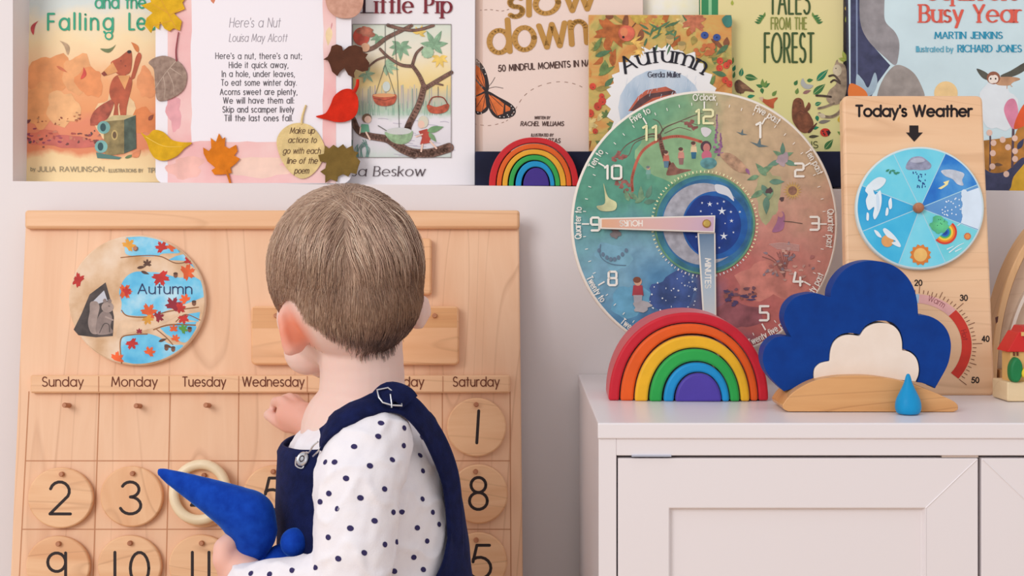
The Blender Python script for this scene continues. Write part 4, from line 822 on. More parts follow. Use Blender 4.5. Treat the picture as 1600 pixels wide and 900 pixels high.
# ================================================================== FELT LEAVES ON THE POEM CARD
def felt(name, label, pts, c, th=0.0014, y0=-0.0016, vein=None, stalk=None, extra=None, cat='leaf', lift=0.0):
    cx, cy = sum(p[0] for p in pts)/len(pts), sum(p[1] for p in pts)/len(pts); u, w = plc.loc(cx, cy, y0)
    rt = bpy.data.objects.new(name, None); COL.objects.link(rt); rt.empty_display_size = .02
    rt.matrix_world = plc.M @ Matrix.Translation((u, y0, w)); off = Matrix.Translation((-u, -y0, -w)); tag(rt, label, cat, 'autumn leaves around the poem')
    mt = c if not isinstance(c, tuple) else fabric('felt_%d_%d_%d' % c, c, tuple(int(x*.86) for x in c), scale=700, sheen=.25, bump=.5)
    q = MB(plc); q.prism(pts, y0-th-lift, y0-lift, mt); d = q.build('blade', rt, bevel=0.0004); d.data.transform(off)
    if stalk:
        q = MB(plc); P = spl(stalk[0], n=5); T = []
        for x, y in P: a, b = plc.loc(x, y, y0-th*.6-lift); T.append((a, y0-th*.6-lift, b))
        q.tube(T, [stalk[1]*1.57/F*(1-.35*i/len(T)) for i in range(len(T))], stalk[2] if len(stalk) > 2 else mt, 8); d = q.build('stalk', rt, smooth=60); d.data.transform(off)
    if vein:
        q = MB(plc, y=y0-th-lift-.00012)
        for P in vein[0]: q.line(spl(P, n=4), vein[1], vein[2], w2=vein[1]*.5)
        d = q.build('veins', rt); d.data.transform(off)
    if extra:
        q = MB(plc, y=y0-th-lift-.0002); extra(q); d = q.build('lettering', rt); d.data.transform(off)
    return rt
pat5 = [(0, 1.0), (6, .78), (12, .86), (17, .56), (30, .62), (40, .95), (46, .74), (54, .84), (62, .5), (80, .62), (90, .92), (97, .68), (108, .74), (118, .46), (140, .58), (150, .70), (158, .5), (172, .34)]
felt('felt_leaf', 'yellow maple leaf at the top left edge of the poem card', [(220, 8), (236, 3), (228, -14), (250, -8), (262, -26), (276, -10), (292, -6), (285, 4), (289, 14), (272, 21), (284, 33), (281, 48), (271, 44), (265, 49), (257, 45), (250, 34), (248, 46), (240, 40), (236, 52), (226, 40), (229, 28), (238, 20)], (238, 186, 44), vein=([[(276, 46), (262, 20), (250, -4)], [(264, 24), (285, 12)], [(262, 20), (238, 6)], [(268, 32), (240, 40)]], 1.4, flat((222, 160, 40))))
felt('dried_leaf', 'round grey brown dried leaf with a long stalk left of the poem', spl([(276, 94), (286, 103), (292, 118), (288, 138), (275, 150), (258, 157), (245, 155), (242, 130), (240, 108), (232, 98), (242, 90), (258, 87)], True, 4), mottled('dried_leaf', [(0.3, (132, 106, 92)), (0.7, (170, 144, 128))], 160), th=.0006,
     vein=([[(276, 94), (258, 115), (241, 140)], [(262, 112), (270, 130), (272, 148)], [(255, 120), (258, 138), (256, 154)], [(266, 106), (284, 118)]], 1.1, flat((196, 172, 154))), stalk=([(276, 96), (275, 78), (279, 50)], 1.3, flat((150, 66, 74))))
felt('felt_leaf', 'yellow pointed leaf at the bottom left of the poem card', spl([(300, 223), (288, 232), (276, 244), (258, 251), (243, 248), (234, 236), (229, 222), (220, 207), (230, 212), (240, 203), (255, 206), (268, 218), (284, 222)], True, 4), (232, 180, 40), vein=([[(228, 214), (255, 228), (284, 229)]], 1.0, flat((242, 204, 90))))
felt('felt_leaf', 'orange leaf with pointed lobes at the bottom edge of the poem card', [(342, 208), (347, 217), (352, 214), (351, 228), (358, 232), (369, 226), (371, 236), (366, 243), (375, 248), (368, 256), (360, 262), (362, 270), (354, 272), (346, 273), (335, 273), (330, 266), (336, 262), (324, 252), (318, 240), (317, 230), (326, 236), (330, 231), (329, 215), (337, 222)], (232, 132, 34), stalk=([(353, 266), (357, 276), (360, 287)], 2.4))
felt('paper_leaf', 'pale cream paper leaf with handwritten words at the poem\'s lower right', spl([(470, 192), (488, 198), (502, 216), (508, 236), (500, 258), (486, 274), (470, 279), (452, 268), (438, 246), (432, 222), (438, 206), (452, 195)], True, 4), (240, 212, 150), th=.0006, stalk=([(471, 194), (473, 180), (478, 164)], 2.0),
     extra=lambda q: [txt(q, st, x, y, 9, flat((104, 76, 48)), 1.1, width=wd, align='c', italic=.22) for st, x, y, wd in (('Make up', 472, 208.5, 38), ('actions to', 472, 223, 44), ('go with each', 471, 240, 58), ('line of the', 472, 255.5, 47), ('poem', 471, 271, 22))])
felt('felt_leaf', 'dark brown felt leaf at the right edge of the poem card', [(505, 93), (512, 88), (516, 80), (518, 72), (526, 69), (534, 72), (536, 79), (545, 72), (555, 70), (566, 74), (567, 82), (575, 84), (571, 90), (577, 98), (575, 110), (566, 112), (556, 108), (553, 114), (554, 122), (544, 117), (538, 106), (531, 112), (527, 119), (519, 112), (515, 100), (512, 94)], (96, 58, 42), lift=.0012)
felt('felt_leaf', 'bright red felt leaf with curved tip beside the framed picture', spl([(493, 182), (508, 177), (516, 164), (522, 150), (535, 140), (548, 139), (556, 146), (560, 158), (558, 176), (548, 187), (530, 191), (510, 187)], True, 4), (222, 48, 26), lift=.001, stalk=([(553, 144), (558, 134), (559, 124)], 3.4))
felt('felt_leaf', 'olive brown jagged felt leaf at the poem card\'s lower right corner', [(508, 227), (514, 232), (521, 226), (528, 231), (536, 225), (541, 232), (551, 227), (553, 236), (560, 238), (556, 244), (563, 252), (560, 260), (557, 272), (548, 270), (544, 276), (536, 272), (528, 276), (527, 284), (516, 280), (508, 286), (508, 274), (500, 268), (508, 263), (510, 254), (500, 252), (497, 242), (506, 240)], (130, 104, 52), lift=.001)
felt('dried_leaf', 'pinkish brown rounded leaf at the top right corner of the poem card', spl([(508, -16), (510, 8), (518, 21), (532, 28), (552, 27), (564, 16), (568, 0), (566, -20), (540, -34), (516, -30)], True, 4), mottled('pink_dried_leaf', [(0.3, (190, 138, 116)), (0.7, (214, 164, 142))], 150), th=.0006, lift=.0015)

# ================================================================== RAINBOW STACKS
def arch_set(pl, arcs, depth, label, group, bev):
    for nm, c, xl_, xr_, il, ir, yo, yi, yb, fwd in arcs:
        col = fabric('rainbow_%s_%s' % (nm, group[:3]), c, tuple(int(x*.94) for x in c), rough=.5, sheen=.22, scale=400, bump=.1); col.node_tree.nodes['Principled BSDF'].inputs['Specular IOR Level'].default_value = .3
        def half(x0, x1, yt, base, n=40):
            cx, rx, ry = (x0+x1)/2, (x1-x0)/2, base-yt; e = 2.12
            return [(cx-rx*math.copysign(abs(math.cos(math.pi*i/n))**(2/e), math.cos(math.pi*i/n)), base-ry*abs(math.sin(math.pi*i/n))**(2/e)) for i in range(n+1)]
        out = half(xl_, xr_, yo, yb); P = out+(half(il, ir, yi, yb)[::-1] if il else [])
        q = MB(pl); q.prism(P, -fwd, depth, col)
        # stand every arch on the same surface
        o = q.build('rainbow_arch' if il else 'rainbow_core', bevel=bev, bseg=3, smooth=50); zmin = min(v[2] for v in q.v)
        o.matrix_world = pl.M @ Matrix.Translation((0, 0, -zmin))
        tag(o, label % nm, 'toy', group)
bp = Plane(1076, 626.6, 393.4/(626.6-330), yaw=-1.5)
arch_set(bp, [('red', (206, 30, 48), 951, 1201, 967.5, 1185.5, 488, 504, 626, 0), ('orange', (232, 92, 24), 969.5, 1184.5, 990, 1172.5, 505.5, 521, 626, 0.001), ('yellow', (240, 180, 34), 992, 1171.5, 1012.5, 1157.5, 524, 542.5, 626, 0.004),
    ('green', (40, 166, 74), 1015, 1156, 1034, 1141.5, 544, 563, 626, 0.005), ('light blue', (20, 146, 208), 1037, 1140, 1053, 1128.5, 565, 580, 626, 0.005), ('violet', (80, 62, 164), 1055.5, 1127.5, None, None, 581.5, 0, 626, 0.006)],
    0.068, '%s piece of the large rainbow stacker on the cabinet', 'pieces of the large rainbow stacker', 0.0022)
yq = 1.549; mp_ = Plane(838, HY-(ZN(838)+0.0004-H)*F/yq, yq)
yb0 = HY-(ZN(838)+0.0004-H)*F/yq
arch_set(mp_, [('red', (206, 34, 42), 764, 904, 774.5, 894.5, 214.5, 223, yb0, 0), ('orange', (228, 98, 28), 776, 893, 783.5, 885.5, 224.5, 232.2, yb0, 0), ('yellow', (236, 172, 48), 785, 884.5, 793, 876, 233.4, 241, yb0, 0),
    ('green', (50, 168, 78), 795, 875, 802.5, 868, 242.3, 250, yb0, 0), ('light blue', (20, 150, 206), 805.5, 866.5, 814.5, 860, 251.7, 260.5, yb0, 0), ('violet', (66, 44, 140), 817.5, 858, None, None, 262, 0, yb0, -.001)],
    0.020, '%s piece of the small rainbow stacker in front of the navy box', 'pieces of the small rainbow stacker', 0.0009)

# ================================================================== CLOCK
KP = Plane(1101, 350, 1.462, lean=8)
ck = thing('toy_clock', 'large round painted learning clock with two wooden hands behind the rainbow stacker', 'clock', plane=KP)
CKM, nt, b = newmat('clock_painting'); setin(b, Roughness=.45, Specular_IOR_Level=.3)
co = coords(nt); sp = nd(nt, 'ShaderNodeSeparateXYZ'); nt.links.new(co, sp.inputs[0])
n1 = nd(nt, 'ShaderNodeTexNoise'); n1.inputs['Scale'].default_value = 22; n1.inputs['Detail'].default_value = 6; nt.links.new(co, n1.inputs['Vector'])
at2 = nd(nt, 'ShaderNodeMath', operation='ARCTAN2'); ng = nd(nt, 'ShaderNodeMath', operation='MULTIPLY'); ng.inputs[1].default_value = -1; nz = nd(nt, 'ShaderNodeMath', operation='MULTIPLY'); nz.inputs[1].default_value = -1
nt.links.new(sp.outputs[0], ng.inputs[0]); nt.links.new(sp.outputs[2], nz.inputs[0]); nt.links.new(ng.outputs[0], at2.inputs[0]); nt.links.new(nz.outputs[0], at2.inputs[1])
mr = nd(nt, 'ShaderNodeMapRange'); mr.inputs[1].default_value = -math.pi; mr.inputs[2].default_value = math.pi; nt.links.new(at2.outputs[0], mr.inputs[0])
ma = nd(nt, 'ShaderNodeMath', operation='MULTIPLY_ADD'); ma.inputs[1].default_value = .16; nt.links.new(n1.outputs[0], ma.inputs[0]); nt.links.new(mr.outputs[0], ma.inputs[2])
mb_ = nd(nt, 'ShaderNodeMath', operation='SUBTRACT'); mb_.inputs[1].default_value = .08; nt.links.new(ma.outputs[0], mb_.inputs[0])
mw = nd(nt, 'ShaderNodeMath', operation='FRACT'); nt.links.new(mb_.outputs[0], mw.inputs[0])
rp = ramp(nt, [(0.0, (165, 173, 133)), (.045, (203, 176, 138)), (.16, (203, 171, 138)), (.22, (206, 160, 135)), (.27, (203, 140, 125)), (.36, (200, 117, 107)), (.44, (186, 102, 98)), (.495, (120, 95, 120)), (.54, (77, 95, 142)), (.60, (84, 138, 178)), (.68, (128, 173, 195)), (.745, (112, 165, 170)), (.80, (90, 155, 133)), (.90, (100, 162, 130)), (.97, (133, 171, 130)), (1.0, (162, 175, 135))])
nt.links.new(mw.outputs[0], rp.inputs[0])
n2 = nd(nt, 'ShaderNodeTexNoise'); n2.inputs['Scale'].default_value = 90; n2.inputs['Detail'].default_value = 5; nt.links.new(co, n2.inputs['Vector'])
r2 = ramp(nt, [(.3, (226, 226, 226)), (.7, (255, 255, 255))]); nt.links.new(n2.outputs[0], r2.inputs[0])
mx = nd(nt, 'ShaderNodeMix', data_type='RGBA'); mx.blend_type = 'MULTIPLY'; mx.inputs[0].default_value = 1; nt.links.new(rp.outputs[0], mx.inputs[6]); nt.links.new(r2.outputs[0], mx.inputs[7]); nt.links.new(mx.outputs[2], b.inputs['Base Color'])
RIM = flat((232, 222, 210), .5)
m = MB(KP); m.prism(ellipse(1100.5, 350, 208.5, 208.5, 120), -0.0005, 0.0075, RIM); m.build('dial_board', ck, bevel=.0015, smooth=40)
C0 = (1100.5, 350); Rk = 204.5
m = MB(KP, y=-0.0006, step=4e-6); m.poly(ellipse(C0[0], C0[1], Rk, Rk, 120), CKM)
rnd = random.Random(9)
Z = lambda P: [(880+x/2.143, 130+y/2.143) for x, y in P]           # from the close view of the dial
Z2 = lambda P: [(980+x/6.43, 160+y/6.43) for x, y in P]
m.blob(985, 470, 30, 26, flat((104, 164, 194), var=.12, scale=60), rnd, .2); m.blob(960, 400, 28, 20, flat((122, 170, 190), var=.1), rnd, .3); m.blob(1060, 235, 66, 48, flat((136, 172, 128), var=.12, scale=60), rnd, .15); m.blob(1200, 305, 22, 36, flat((168, 164, 122), var=.12), rnd, .25); m.blob(1205, 440, 50, 34, flat((198, 124, 110), var=.15), rnd, .3)
m.blob(1052, 458, 38, 30, flat((62, 84, 140), var=.2, scale=60), rnd, .25); m.blob(1155, 492, 34, 22, flat((150, 86, 92), var=.2), rnd, .25)
# tree, arch of blossom, little figures, flowers, birds (generic painted scene)
TR, TR2 = flat((136, 92, 78), var=.2, scale=120), flat((104, 84, 72), var=.2); ARCR = flat((186, 96, 76), var=.15)
m.line(spl(Z([(232, 360), (232, 310), (262, 232), (322, 190), (390, 178), (462, 196)]), n=10), 4.5, ARCR)
m.line(spl(Z([(322, 175), (335, 230), (352, 270), (372, 292)]), n=8), 6, TR, w2=11); m.poly(spl(Z([(345, 305), (365, 265), (385, 285), (430, 290), (400, 300), (370, 308)]), True), TR)
for P, w_ in (([(322, 180), (300, 170), (260, 182), (215, 205), (190, 232), (170, 248)], 3), ([(322, 178), (340, 150), (390, 128), (440, 108), (470, 100)], 2.6), ([(318, 182), (290, 180), (240, 200), (220, 240), (200, 250)], 2), ([(335, 160), (320, 130), (300, 120)], 1.6), ([(390, 128), (420, 132), (450, 140)], 1.4), ([(340, 168), (380, 150), (400, 150), (430, 160)], 1.4)): m.line(spl(Z(P)), w_, TR2, w2=.8)
for (x, y) in ((180, 245), (195, 250), (170, 255), (205, 245), (185, 235), (415, 135), (425, 142), (440, 150), (430, 130), (190, 320), (205, 330), (180, 335), (220, 340), (195, 345), (210, 360), (225, 372), (235, 380)): c = Z([(x, y)])[0]; m.blob(c[0], c[1], 4.5, 3.6, flat((150, 92, 84), var=.25, scale=160), rnd, .4, 10)
def figure(x, y, h, top, bottom, hair=(92, 62, 56), skin=(206, 158, 132)):
    c = Z([(x, y)])[0]; m.poly([(c[0]-h*.16, c[1]-h*.25), (c[0]+h*.16, c[1]-h*.25), (c[0]+h*.2, c[1]+h*.12), (c[0]-h*.2, c[1]+h*.12)], flat(top, var=.1)); m.poly([(c[0]-h*.16, c[1]+h*.1), (c[0]+h*.16, c[1]+h*.1), (c[0]+h*.12, c[1]+h*.5), (c[0]-h*.12, c[1]+h*.5)], flat(bottom, var=.1))
    m.ell(c[0], c[1]-h*.38, h*.14, h*.15, flat(skin)); m.ell(c[0]-h*.03, c[1]-h*.44, h*.14, h*.11, flat(hair))
figure(345, 255, 26, (196, 110, 90), (90, 120, 140)); figure(395, 245, 26, (196, 132, 118), (140, 100, 96)); figure(437, 225, 26, (216, 190, 150), (52, 106, 134)); figure(285, 300, 20, (120, 160, 150), (100, 150, 130), (110, 120, 120))
c = Z([(478, 225)])[0]; m.ell(c[0], c[1]-6, 8.5, 9, flat((84, 62, 70))); m.ell(c[0]+1, c[1]-4, 5.4, 7, flat((190, 120, 112))); m.ell(c[0]+1, c[1]+8, 8, 8, flat((196, 104, 124))); m.ell(c[0]+4, c[1]+20, 13, 9, flat((96, 148, 150), var=.2, scale=120))
PUR, PU2 = flat((150, 98, 138), var=.2, scale=140), flat((128, 84, 124), var=.2)
for (x, y0_, y1_, w_) in ((515, 108, 230, 10), (527, 170, 240, 9)):
    for i in range(16): t = i/15; c = Z([(x+rnd.uniform(-1, 1)*w_*t, y0_+(y1_-y0_)*t)])[0]; m.ell(c[0], c[1], 1+1.8*t, 2, rnd.choice((PUR, PU2)), 10)
m.poly(spl(Z([(462, 150), (480, 148), (496, 158), (490, 172), (476, 180), (464, 168)]), True), flat((212, 206, 206)))
m.poly(spl(Z([(525, 240), (560, 235), (600, 265), (622, 300), (590, 298), (560, 280)]), True), flat((178, 140, 112), var=.25, scale=140)); m.leaf(*Z([(612, 285)])[0], 12, 6, 150, PUR)
for (x, y, s_) in ((598, 168, .7), (655, 205, 1.1)):
    c = Z([(x, y)])[0]; m.poly([(c[0]-13*s_, c[1]-4*s_), (c[0]-2*s_, c[1]-1*s_), (c[0]+2*s_, c[1]-10*s_), (c[0]+3*s_, c[1]), (c[0]+14*s_, c[1]+3*s_), (c[0], c[1]+4*s_)], flat((96, 112, 116)))
GRN, GR_ = flat((116, 150, 116), var=.2, scale=140), flat((98, 132, 112), var=.2)
for (x, y, l, a) in ((735, 240, 20, 0), (735, 245, 18, 70), (735, 245, 18, -60), (740, 260, 22, 110), (728, 260, 22, 250), (660, 300, 24, 60), (680, 310, 26, -40), (690, 330, 24, 90), (665, 340, 26, 150), (700, 350, 24, 200), (680, 380, 28, 180), (655, 310, 20, 250), (670, 360, 24, 240), (250, 390, 20, -50), (260, 395, 24, 0), (240, 400, 20, 60), (280, 385, 22, 20), (270, 400, 20, 80), (220, 395, 20, -20)): m.leaf(*Z([(x, y)])[0], l, l*.42, a, rnd.choice((GRN, GR_)))
m.blob(*Z([(735, 255)])[0], 9, 10, flat((172, 150, 156), var=.15), rnd, .3)
sx_, sy_ = Z([(768, 360)])[0]
for i in range(18): m.leaf(sx_, sy_, 15, 3.6, i*20, flat((200, 160, 96), var=.1))
m.ell(sx_, sy_, 7, 7, flat((146, 104, 84), var=.2, scale=200)); m.blob(*Z([(690, 360)])[0], 5, 5, flat((88, 66, 66)), rnd, .3); m.blob(*Z([(732, 388)])[0], 4, 3, flat((88, 66, 66)), rnd, .3)
m.poly(spl(Z([(722, 440), (735, 430), (742, 450), (735, 490), (700, 498), (715, 465)]), True), flat((162, 106, 136), var=.1)); m.ell(*Z([(728, 440)])[0], 4, 4.4, flat((190, 130, 120))); m.line(Z([(738, 462), (770, 465), (800, 470)]), 1.2, TR2)
for i in range(12): a = rnd.uniform(-60, 60); m.line(spl(Z([(740, 650), (740+a*.6, 600), (740+a*1.4, 560+abs(a)*.4)])), .9, flat((130, 84, 78)))
for i in range(40): c = Z([(rnd.gauss(745, 35), rnd.gauss(605, 26))])[0]; m.blob(c[0], c[1], rnd.uniform(1.5, 4), rnd.uniform(1.5, 3), flat(rnd.choice([(186, 140, 128), (166, 106, 100), (140, 120, 126), (198, 152, 136)]), var=.1), rnd, .4, 9)
for i in range(6): m.line(spl(Z([(690+i*5, 540+i*3), (730, 535+i*4), (790, 542+i*4)])), .8, flat((206, 172, 164)))
for i in range(30): c = Z([(rnd.uniform(540, 640), rnd.gauss(715, 14))])[0]; m.blob(c[0], c[1], rnd.uniform(2, 6), rnd.uniform(1.5, 4), flat(rnd.choice([(92, 60, 84), (120, 80, 90), (80, 64, 100), (150, 90, 80)]), var=.15), rnd, .4, 9)
figure(250, 700, 44, (168, 60, 70), (176, 170, 176), (124, 70, 50)); c = Z([(255, 760)])[0]; m.blob(c[0]+4, c[1]-6, 15, 8, flat((176, 168, 170), var=.15), rnd, .3)
m.blob(*Z([(175, 500)])[0], 9, 8, flat((120, 110, 110), var=.2), rnd, .4)
for i in range(8): c = Z([(120+i*13, 560+30*math.sin(i*.45))])[0]; m.ell(c[0], c[1], 2.6, 3.4, flat((100, 120, 140)))
m.line(spl(Z([(125, 540), (125, 580), (160, 605), (210, 610)])), 1, flat((90, 110, 130)))
m.poly(spl(Z([(135, 335), (150, 380), (178, 400), (172, 425), (130, 428), (112, 412), (140, 400)]), True), flat((196, 196, 150), var=.15))
for i in range(26): c = (1048+rnd.uniform(-36, 38), 455+rnd.uniform(-26, 30)); m.ell(c[0], c[1], rnd.uniform(.7, 1.6), rnd.uniform(.7, 1.6), flat((214, 218, 226)), 6)
# centre: ring, moon, stars
m.ell(1101, 350, 79, 79, flat((100, 146, 112), var=.15, scale=80), 60); m.ell(1101, 350, 76, 76, flat((58, 118, 136), var=.22, scale=50), 60); m.ell(1104, 350, 70, 70, flat((52, 106, 150), var=.2, scale=60), 60)
m.ell(1099, 350, 63.5, 64, flat((166, 164, 172), var=.12, scale=150), 60); m.ell(1117, 352, 51, 53, flat((32, 92, 164), var=.12, scale=60), 60); m.ell(1113, 352, 45, 46, flat((24, 60, 136), var=.15, scale=60), 50); m.poly(spl([(1118, 288), (1138, 294), (1147, 314), (1136, 306), (1120, 300)], True), flat((206, 208, 214)))
m.ell(1104, 352, 33, 47, flat((22, 54, 130), var=.12, scale=60), 40)
ST = flat((224, 228, 232))
def star(x, y, r_):
    m.poly([(x+(r_ if i % 2 == 0 else r_*.32)*math.sin(i*math.pi/5), y-(r_ if i % 2 == 0 else r_*.32)*math.cos(i*math.pi/5)) for i in range(10)], ST)
for (x, y, r_) in ((1128, 330, 7), (1131, 369, 6.5), (1109, 319, 4.5), (1097, 317, 2.2), (1121, 318, 2.2), (1131, 315, 2.4), (1142, 331, 2.6), (1143, 345, 3.4), (1146, 363, 2), (1095, 330, 2.2), (1133, 349, 1.6), (1124, 387, 2), (1112, 334, 1.6), (1088, 370, 2), (1086, 452, 4), (1082, 440, 2), (1070, 446, 2), (1060, 454, 2.4), (1156, 331, 2.4)): star(x, y, r_)
PALE = flat((232, 226, 176), .5); WHT = flat((238, 232, 222), .5)
for i in range(84):
    a = R(i*360/84); x, y = 1101+80.5*math.sin(a), 350-80.5*math.cos(a); m.line([(x, y), (x+3.5*math.sin(a), y-3.5*math.cos(a))], 2.2 if i % 2 else 1.2, PALE if not 30 < i < 54 else flat((214, 206, 204)), cap=False)
m.build('dial_painting', ck)
m = MB(KP, y=-0.0022)
for i in range(60):
    a = R(i*6); big = i % 5 == 0; r0, r1 = (180, 191.5) if big else (186, 190.5)
    m.line([(C0[0]+r0*math.sin(a), C0[1]-r0*math.cos(a)), (C0[0]+r1*math.sin(a), C0[1]-r1*math.cos(a))], 2.2 if big else 1.1, WHT, cap=False)
for st, x, y, cp, wd, c in (('12', 1101, 192.5, 21, 26, PALE), ('1', 1185, 214.5, 23, 6, WHT), ('2', 1249, 275.5, 20, 13, WHT), ('3', 1273, 359, 20, 13, WHT), ('4', 1247, 446, 20, 14, WHT), ('5', 1194, 500.5, 22, 13, WHT), ('8', 957, 445.5, 21, 13, WHT), ('9', 930, 360, 20, 13, WHT), ('10', 958, 279, 20, 25, WHT), ('11', 1015, 218.5, 22, 20, PALE)):
    txt(m, st, x, y, cp, c, 3.5, width=wd, align='c', font=GQ, track=.3)
for st, a, flip, wd in (("O'clock", 0, 0, 34), ('Five past', 30, 0, 42), ('Ten past', 60.5, 0, 40), ('Quarter past', 92, 0, 58), ('Twenty past', 121, 1, 56), ('Twenty five past', 149, 1, 74), ('Half past', 180, 1, 40), ('Twenty five to', 211, 1, 66), ('Twenty to', 239, 1, 44), ('Quarter to', 270.5, 0, 48), ('Ten to', 301, 0, 30), ('Five to', 329.5, 0, 32)):
    txt(m, st, 0, 0, 9.5, WHT, 1.5, width=wd, align='c', arc=(C0[0], C0[1], 193.5 if not flip else 202.5, a, bool(flip)), track=.28)
m.build('dial_lettering', ck)
def hand(P, y0, name, mat, st, tx, ty, rot, wd):
    q = MB(KP); q.prism(P, y0-.0028, y0, RIM); h = q.build(name, ck, bevel=.0006)
    cx, cy = sum(p[0] for p in P)/4, sum(p[1] for p in P)/4
    q = MB(KP, y=y0-.0029); q.poly([(x+(2.2 if x < cx else -2.2), y+(2.2 if y < cy else -2.2)) for x, y in P], mat); txt(q, st, tx, ty, 8.6, WHT, 1.6, width=wd, align='c', rot=rot); q.build('painted_face', h)
hand([(1090, 363), (1118, 363), (1119.5, 494), (1098.5, 494)], -.0032, 'minute_hand', gradient('minute_hand_paint', [(0, (206, 206, 206)), (.35, (170, 186, 198)), (1, (92, 120, 150))], KP.loc(1100, 494)[1], KP.loc(1100, 363)[1], nscale=40, namp=.2), 'MINUTES', 1102, 427, 90, 46)
hand([(938, 340.5), (1118, 336.5), (1117, 363.5), (938, 357.5)], -.0064, 'hour_hand', gradient('hour_hand_paint', [(0, (222, 168, 132)), (.45, (220, 178, 170)), (1, (200, 170, 192))], KP.loc(938, 350)[0], KP.loc(1118, 350)[0], axis=0, nscale=40, namp=.2), 'HOURS', 986, 344.5, 180, 35)
m = MB(KP); u, w = KP.loc(1104, 349.5, -.0092); m.lathe([(.0044, 0), (.0044, .001), (.0034, .0022), (.0012, .0026)], flat((206, 170, 90), .25, .5, metal=.9), 20, (u, -.0092, w), 'y'); m.build('pivot', ck, smooth=40, label='brass pivot')
# easel foot holding it up from behind
zC = ztop+.0004
Mi = KP.I
m = MB()
a0 = KP.M @ Vector((0, .008, KP.loc(1100, 556)[1])); 
m.box(a0.x-.04, a0.x+.04, a0.y-.006, a0.y+.05, zC, a0.z+.0005, wood('stand_beech', (214, 176, 128), (200, 158, 110), (150, 108, 70), (3, 12, 12)))
d = m.build('stand_block', ck, bevel=.002); d.matrix_parent_inverse = KP.I.copy()

# ================================================================== WEATHER BOARD
WP = Plane(1438, 618, 393.4/(618-330), lean=11)
WBM = wood('weather_maple', (238, 196, 156), (229, 182, 140), (182, 130, 90), (1.6, 10, 16), rough=.4, lines=.5, seed=21, freq=5)
wb = thing('weather_board', 'upright maple weather board with a painted wheel and temperature scale, right of the clock', 'board', plane=WP)
def rq(P, r_, n=5):
    out = []
    for i in range(len(P)):
        a, b_, c = Vector(P[i-1]), Vector(P[i]), Vector(P[(i+1) % len(P)]); u = (a-b_).normalized()*r_; v = (c-b_).normalized()*r_
        for k in range(n+1): t = k/n; p = (b_+u)*(1-t)**2+b_*2*t*(1-t)+(b_+v)*t*t; out.append((p.x, p.y))
    return out
m = MB(WP); m.prism(rq([(1316.5, 149), (1535.5, 149), (1555, 618), (1326, 618)], 10), 0, .017, WBM); m.build('board', wb, bevel=.0025, smooth=40)
m = MB(WP); q0 = WP.I @ Vector((WP.M.translation.x, WP.M.translation.y+.085, ztop+.0006)); q1 = (0, .017, .11)
xm = 0.0
m.add([(x, y, z) for x in (-.02, .02) for (y, z) in ((.016, .10), (.016, .115), (q0.y, q0.z), (q0.y-.012, q0.z+.003))], [[0, 1, 2, 3], [7, 6, 5, 4], [0, 4, 5, 1], [1, 5, 6, 2], [2, 6, 7, 3], [3, 7, 4, 0]], WBM); m.build('back_strut', wb)
m = MB(WP, y=-.0003); BKI = flat((34, 24, 26), .6)
txt(m, "Today's Weather", 1428, 181.5, 16.5, BKI, 3.5, width=180, align='c', track=.2)
m.poly([(1421, 196), (1435, 196), (1435, 207), (1442, 207), (1428.5, 221.5), (1415.5, 207), (1421, 207)], BKI)
m.build('board_lettering', wb); m = MB(WP, y=-.0003)
for st, x, y in (('20', 1435, 446), ('30', 1506, 469.5), ('40', 1540, 533.5), ('50', 1524, 598)): txt(m, st, x, y, 8.4, BKI, 1.7, width=11, align='c')
ac = (1430, 540); ax_, ay_ = 90, 82
def tpt(a, k): return (ac[0]+ax_*k*math.sin(R(a)), ac[1]-ay_*k*math.cos(R(a)))
for i in range(-20, 31):
    a = 4+i*4.2
    if a < -60 or a > 134: continue
    l = 1.16 if i % 10 == 0 else (1.12 if i % 5 == 0 else 1.06); m.line([tpt(a, 1.0), tpt(a, l)], .9, BURN)
m.build('scale_lettering', wb)
m = MB(WP, y=-.0003)
def band(a0, a1, c): m.poly([tpt(a0+(a1-a0)*i/16, .98) for i in range(17)]+[tpt(a1-(a1-a0)*i/16, .81) for i in range(17)], flat(c, .6, var=.06, scale=60))
band(-60, 4, (160, 196, 222)); band(4, 46, (228, 172, 168)); band(46, 130, (212, 58, 44))
txt(m, 'Warm', 0, 0, 9, flat((150, 86, 90)), 1.0, width=26, align='c', arc=(ac[0], ac[1], 73, 26, False)); txt(m, 'Hot', 0, 0, 8, flat((160, 40, 40)), 1.0, width=15, align='c', arc=(ac[0], ac[1], 75, 78, False)); txt(m, 'Cool', 0, 0, 9, flat((80, 110, 150)), 1.0, width=22, align='c', arc=(ac[0], ac[1], 73, -24, False))
m.build('temperature_scale', wb)
wc, wr, wry = (1437.5, 325), 100.5, 96
wh = MB(WP); wh.prism(ellipse(wc[0], wc[1], wr, wry, 90), -.0075, -.0005, flat((206, 222, 224), .45)); whl = wh.build('weather_wheel', wb, bevel=.0012, smooth=40)
m = MB(WP, y=-.0076); rnd = random.Random(2)
def wp_(n, stops): return mottled('wheel_'+n, stops, 26, detail=5)
secs = [(-25, 24, 'rain', [(.3, (96, 200, 226)), (.7, (130, 216, 234))]), (24, 67, 'storm', [(.3, (26, 84, 180)), (.5, (44, 124, 204)), (.72, (96, 168, 222))]), (67, 112, 'snow', [(.3, (84, 140, 200)), (.7, (110, 162, 212))]), (112, 156, 'bow', [(.3, (92, 200, 220)), (.7, (146, 222, 224))]), (156, 200, 'sun', [(.3, (104, 206, 230)), (.7, (140, 220, 236))]), (200, 247, 'part', [(.3, (44, 170, 218)), (.7, (84, 196, 230))]), (247, 292, 'cloud', [(.3, (30, 148, 208)), (.7, (70, 182, 224))]), (292, 335, 'wind', [(.3, (84, 198, 226)), (.7, (130, 216, 232))])]
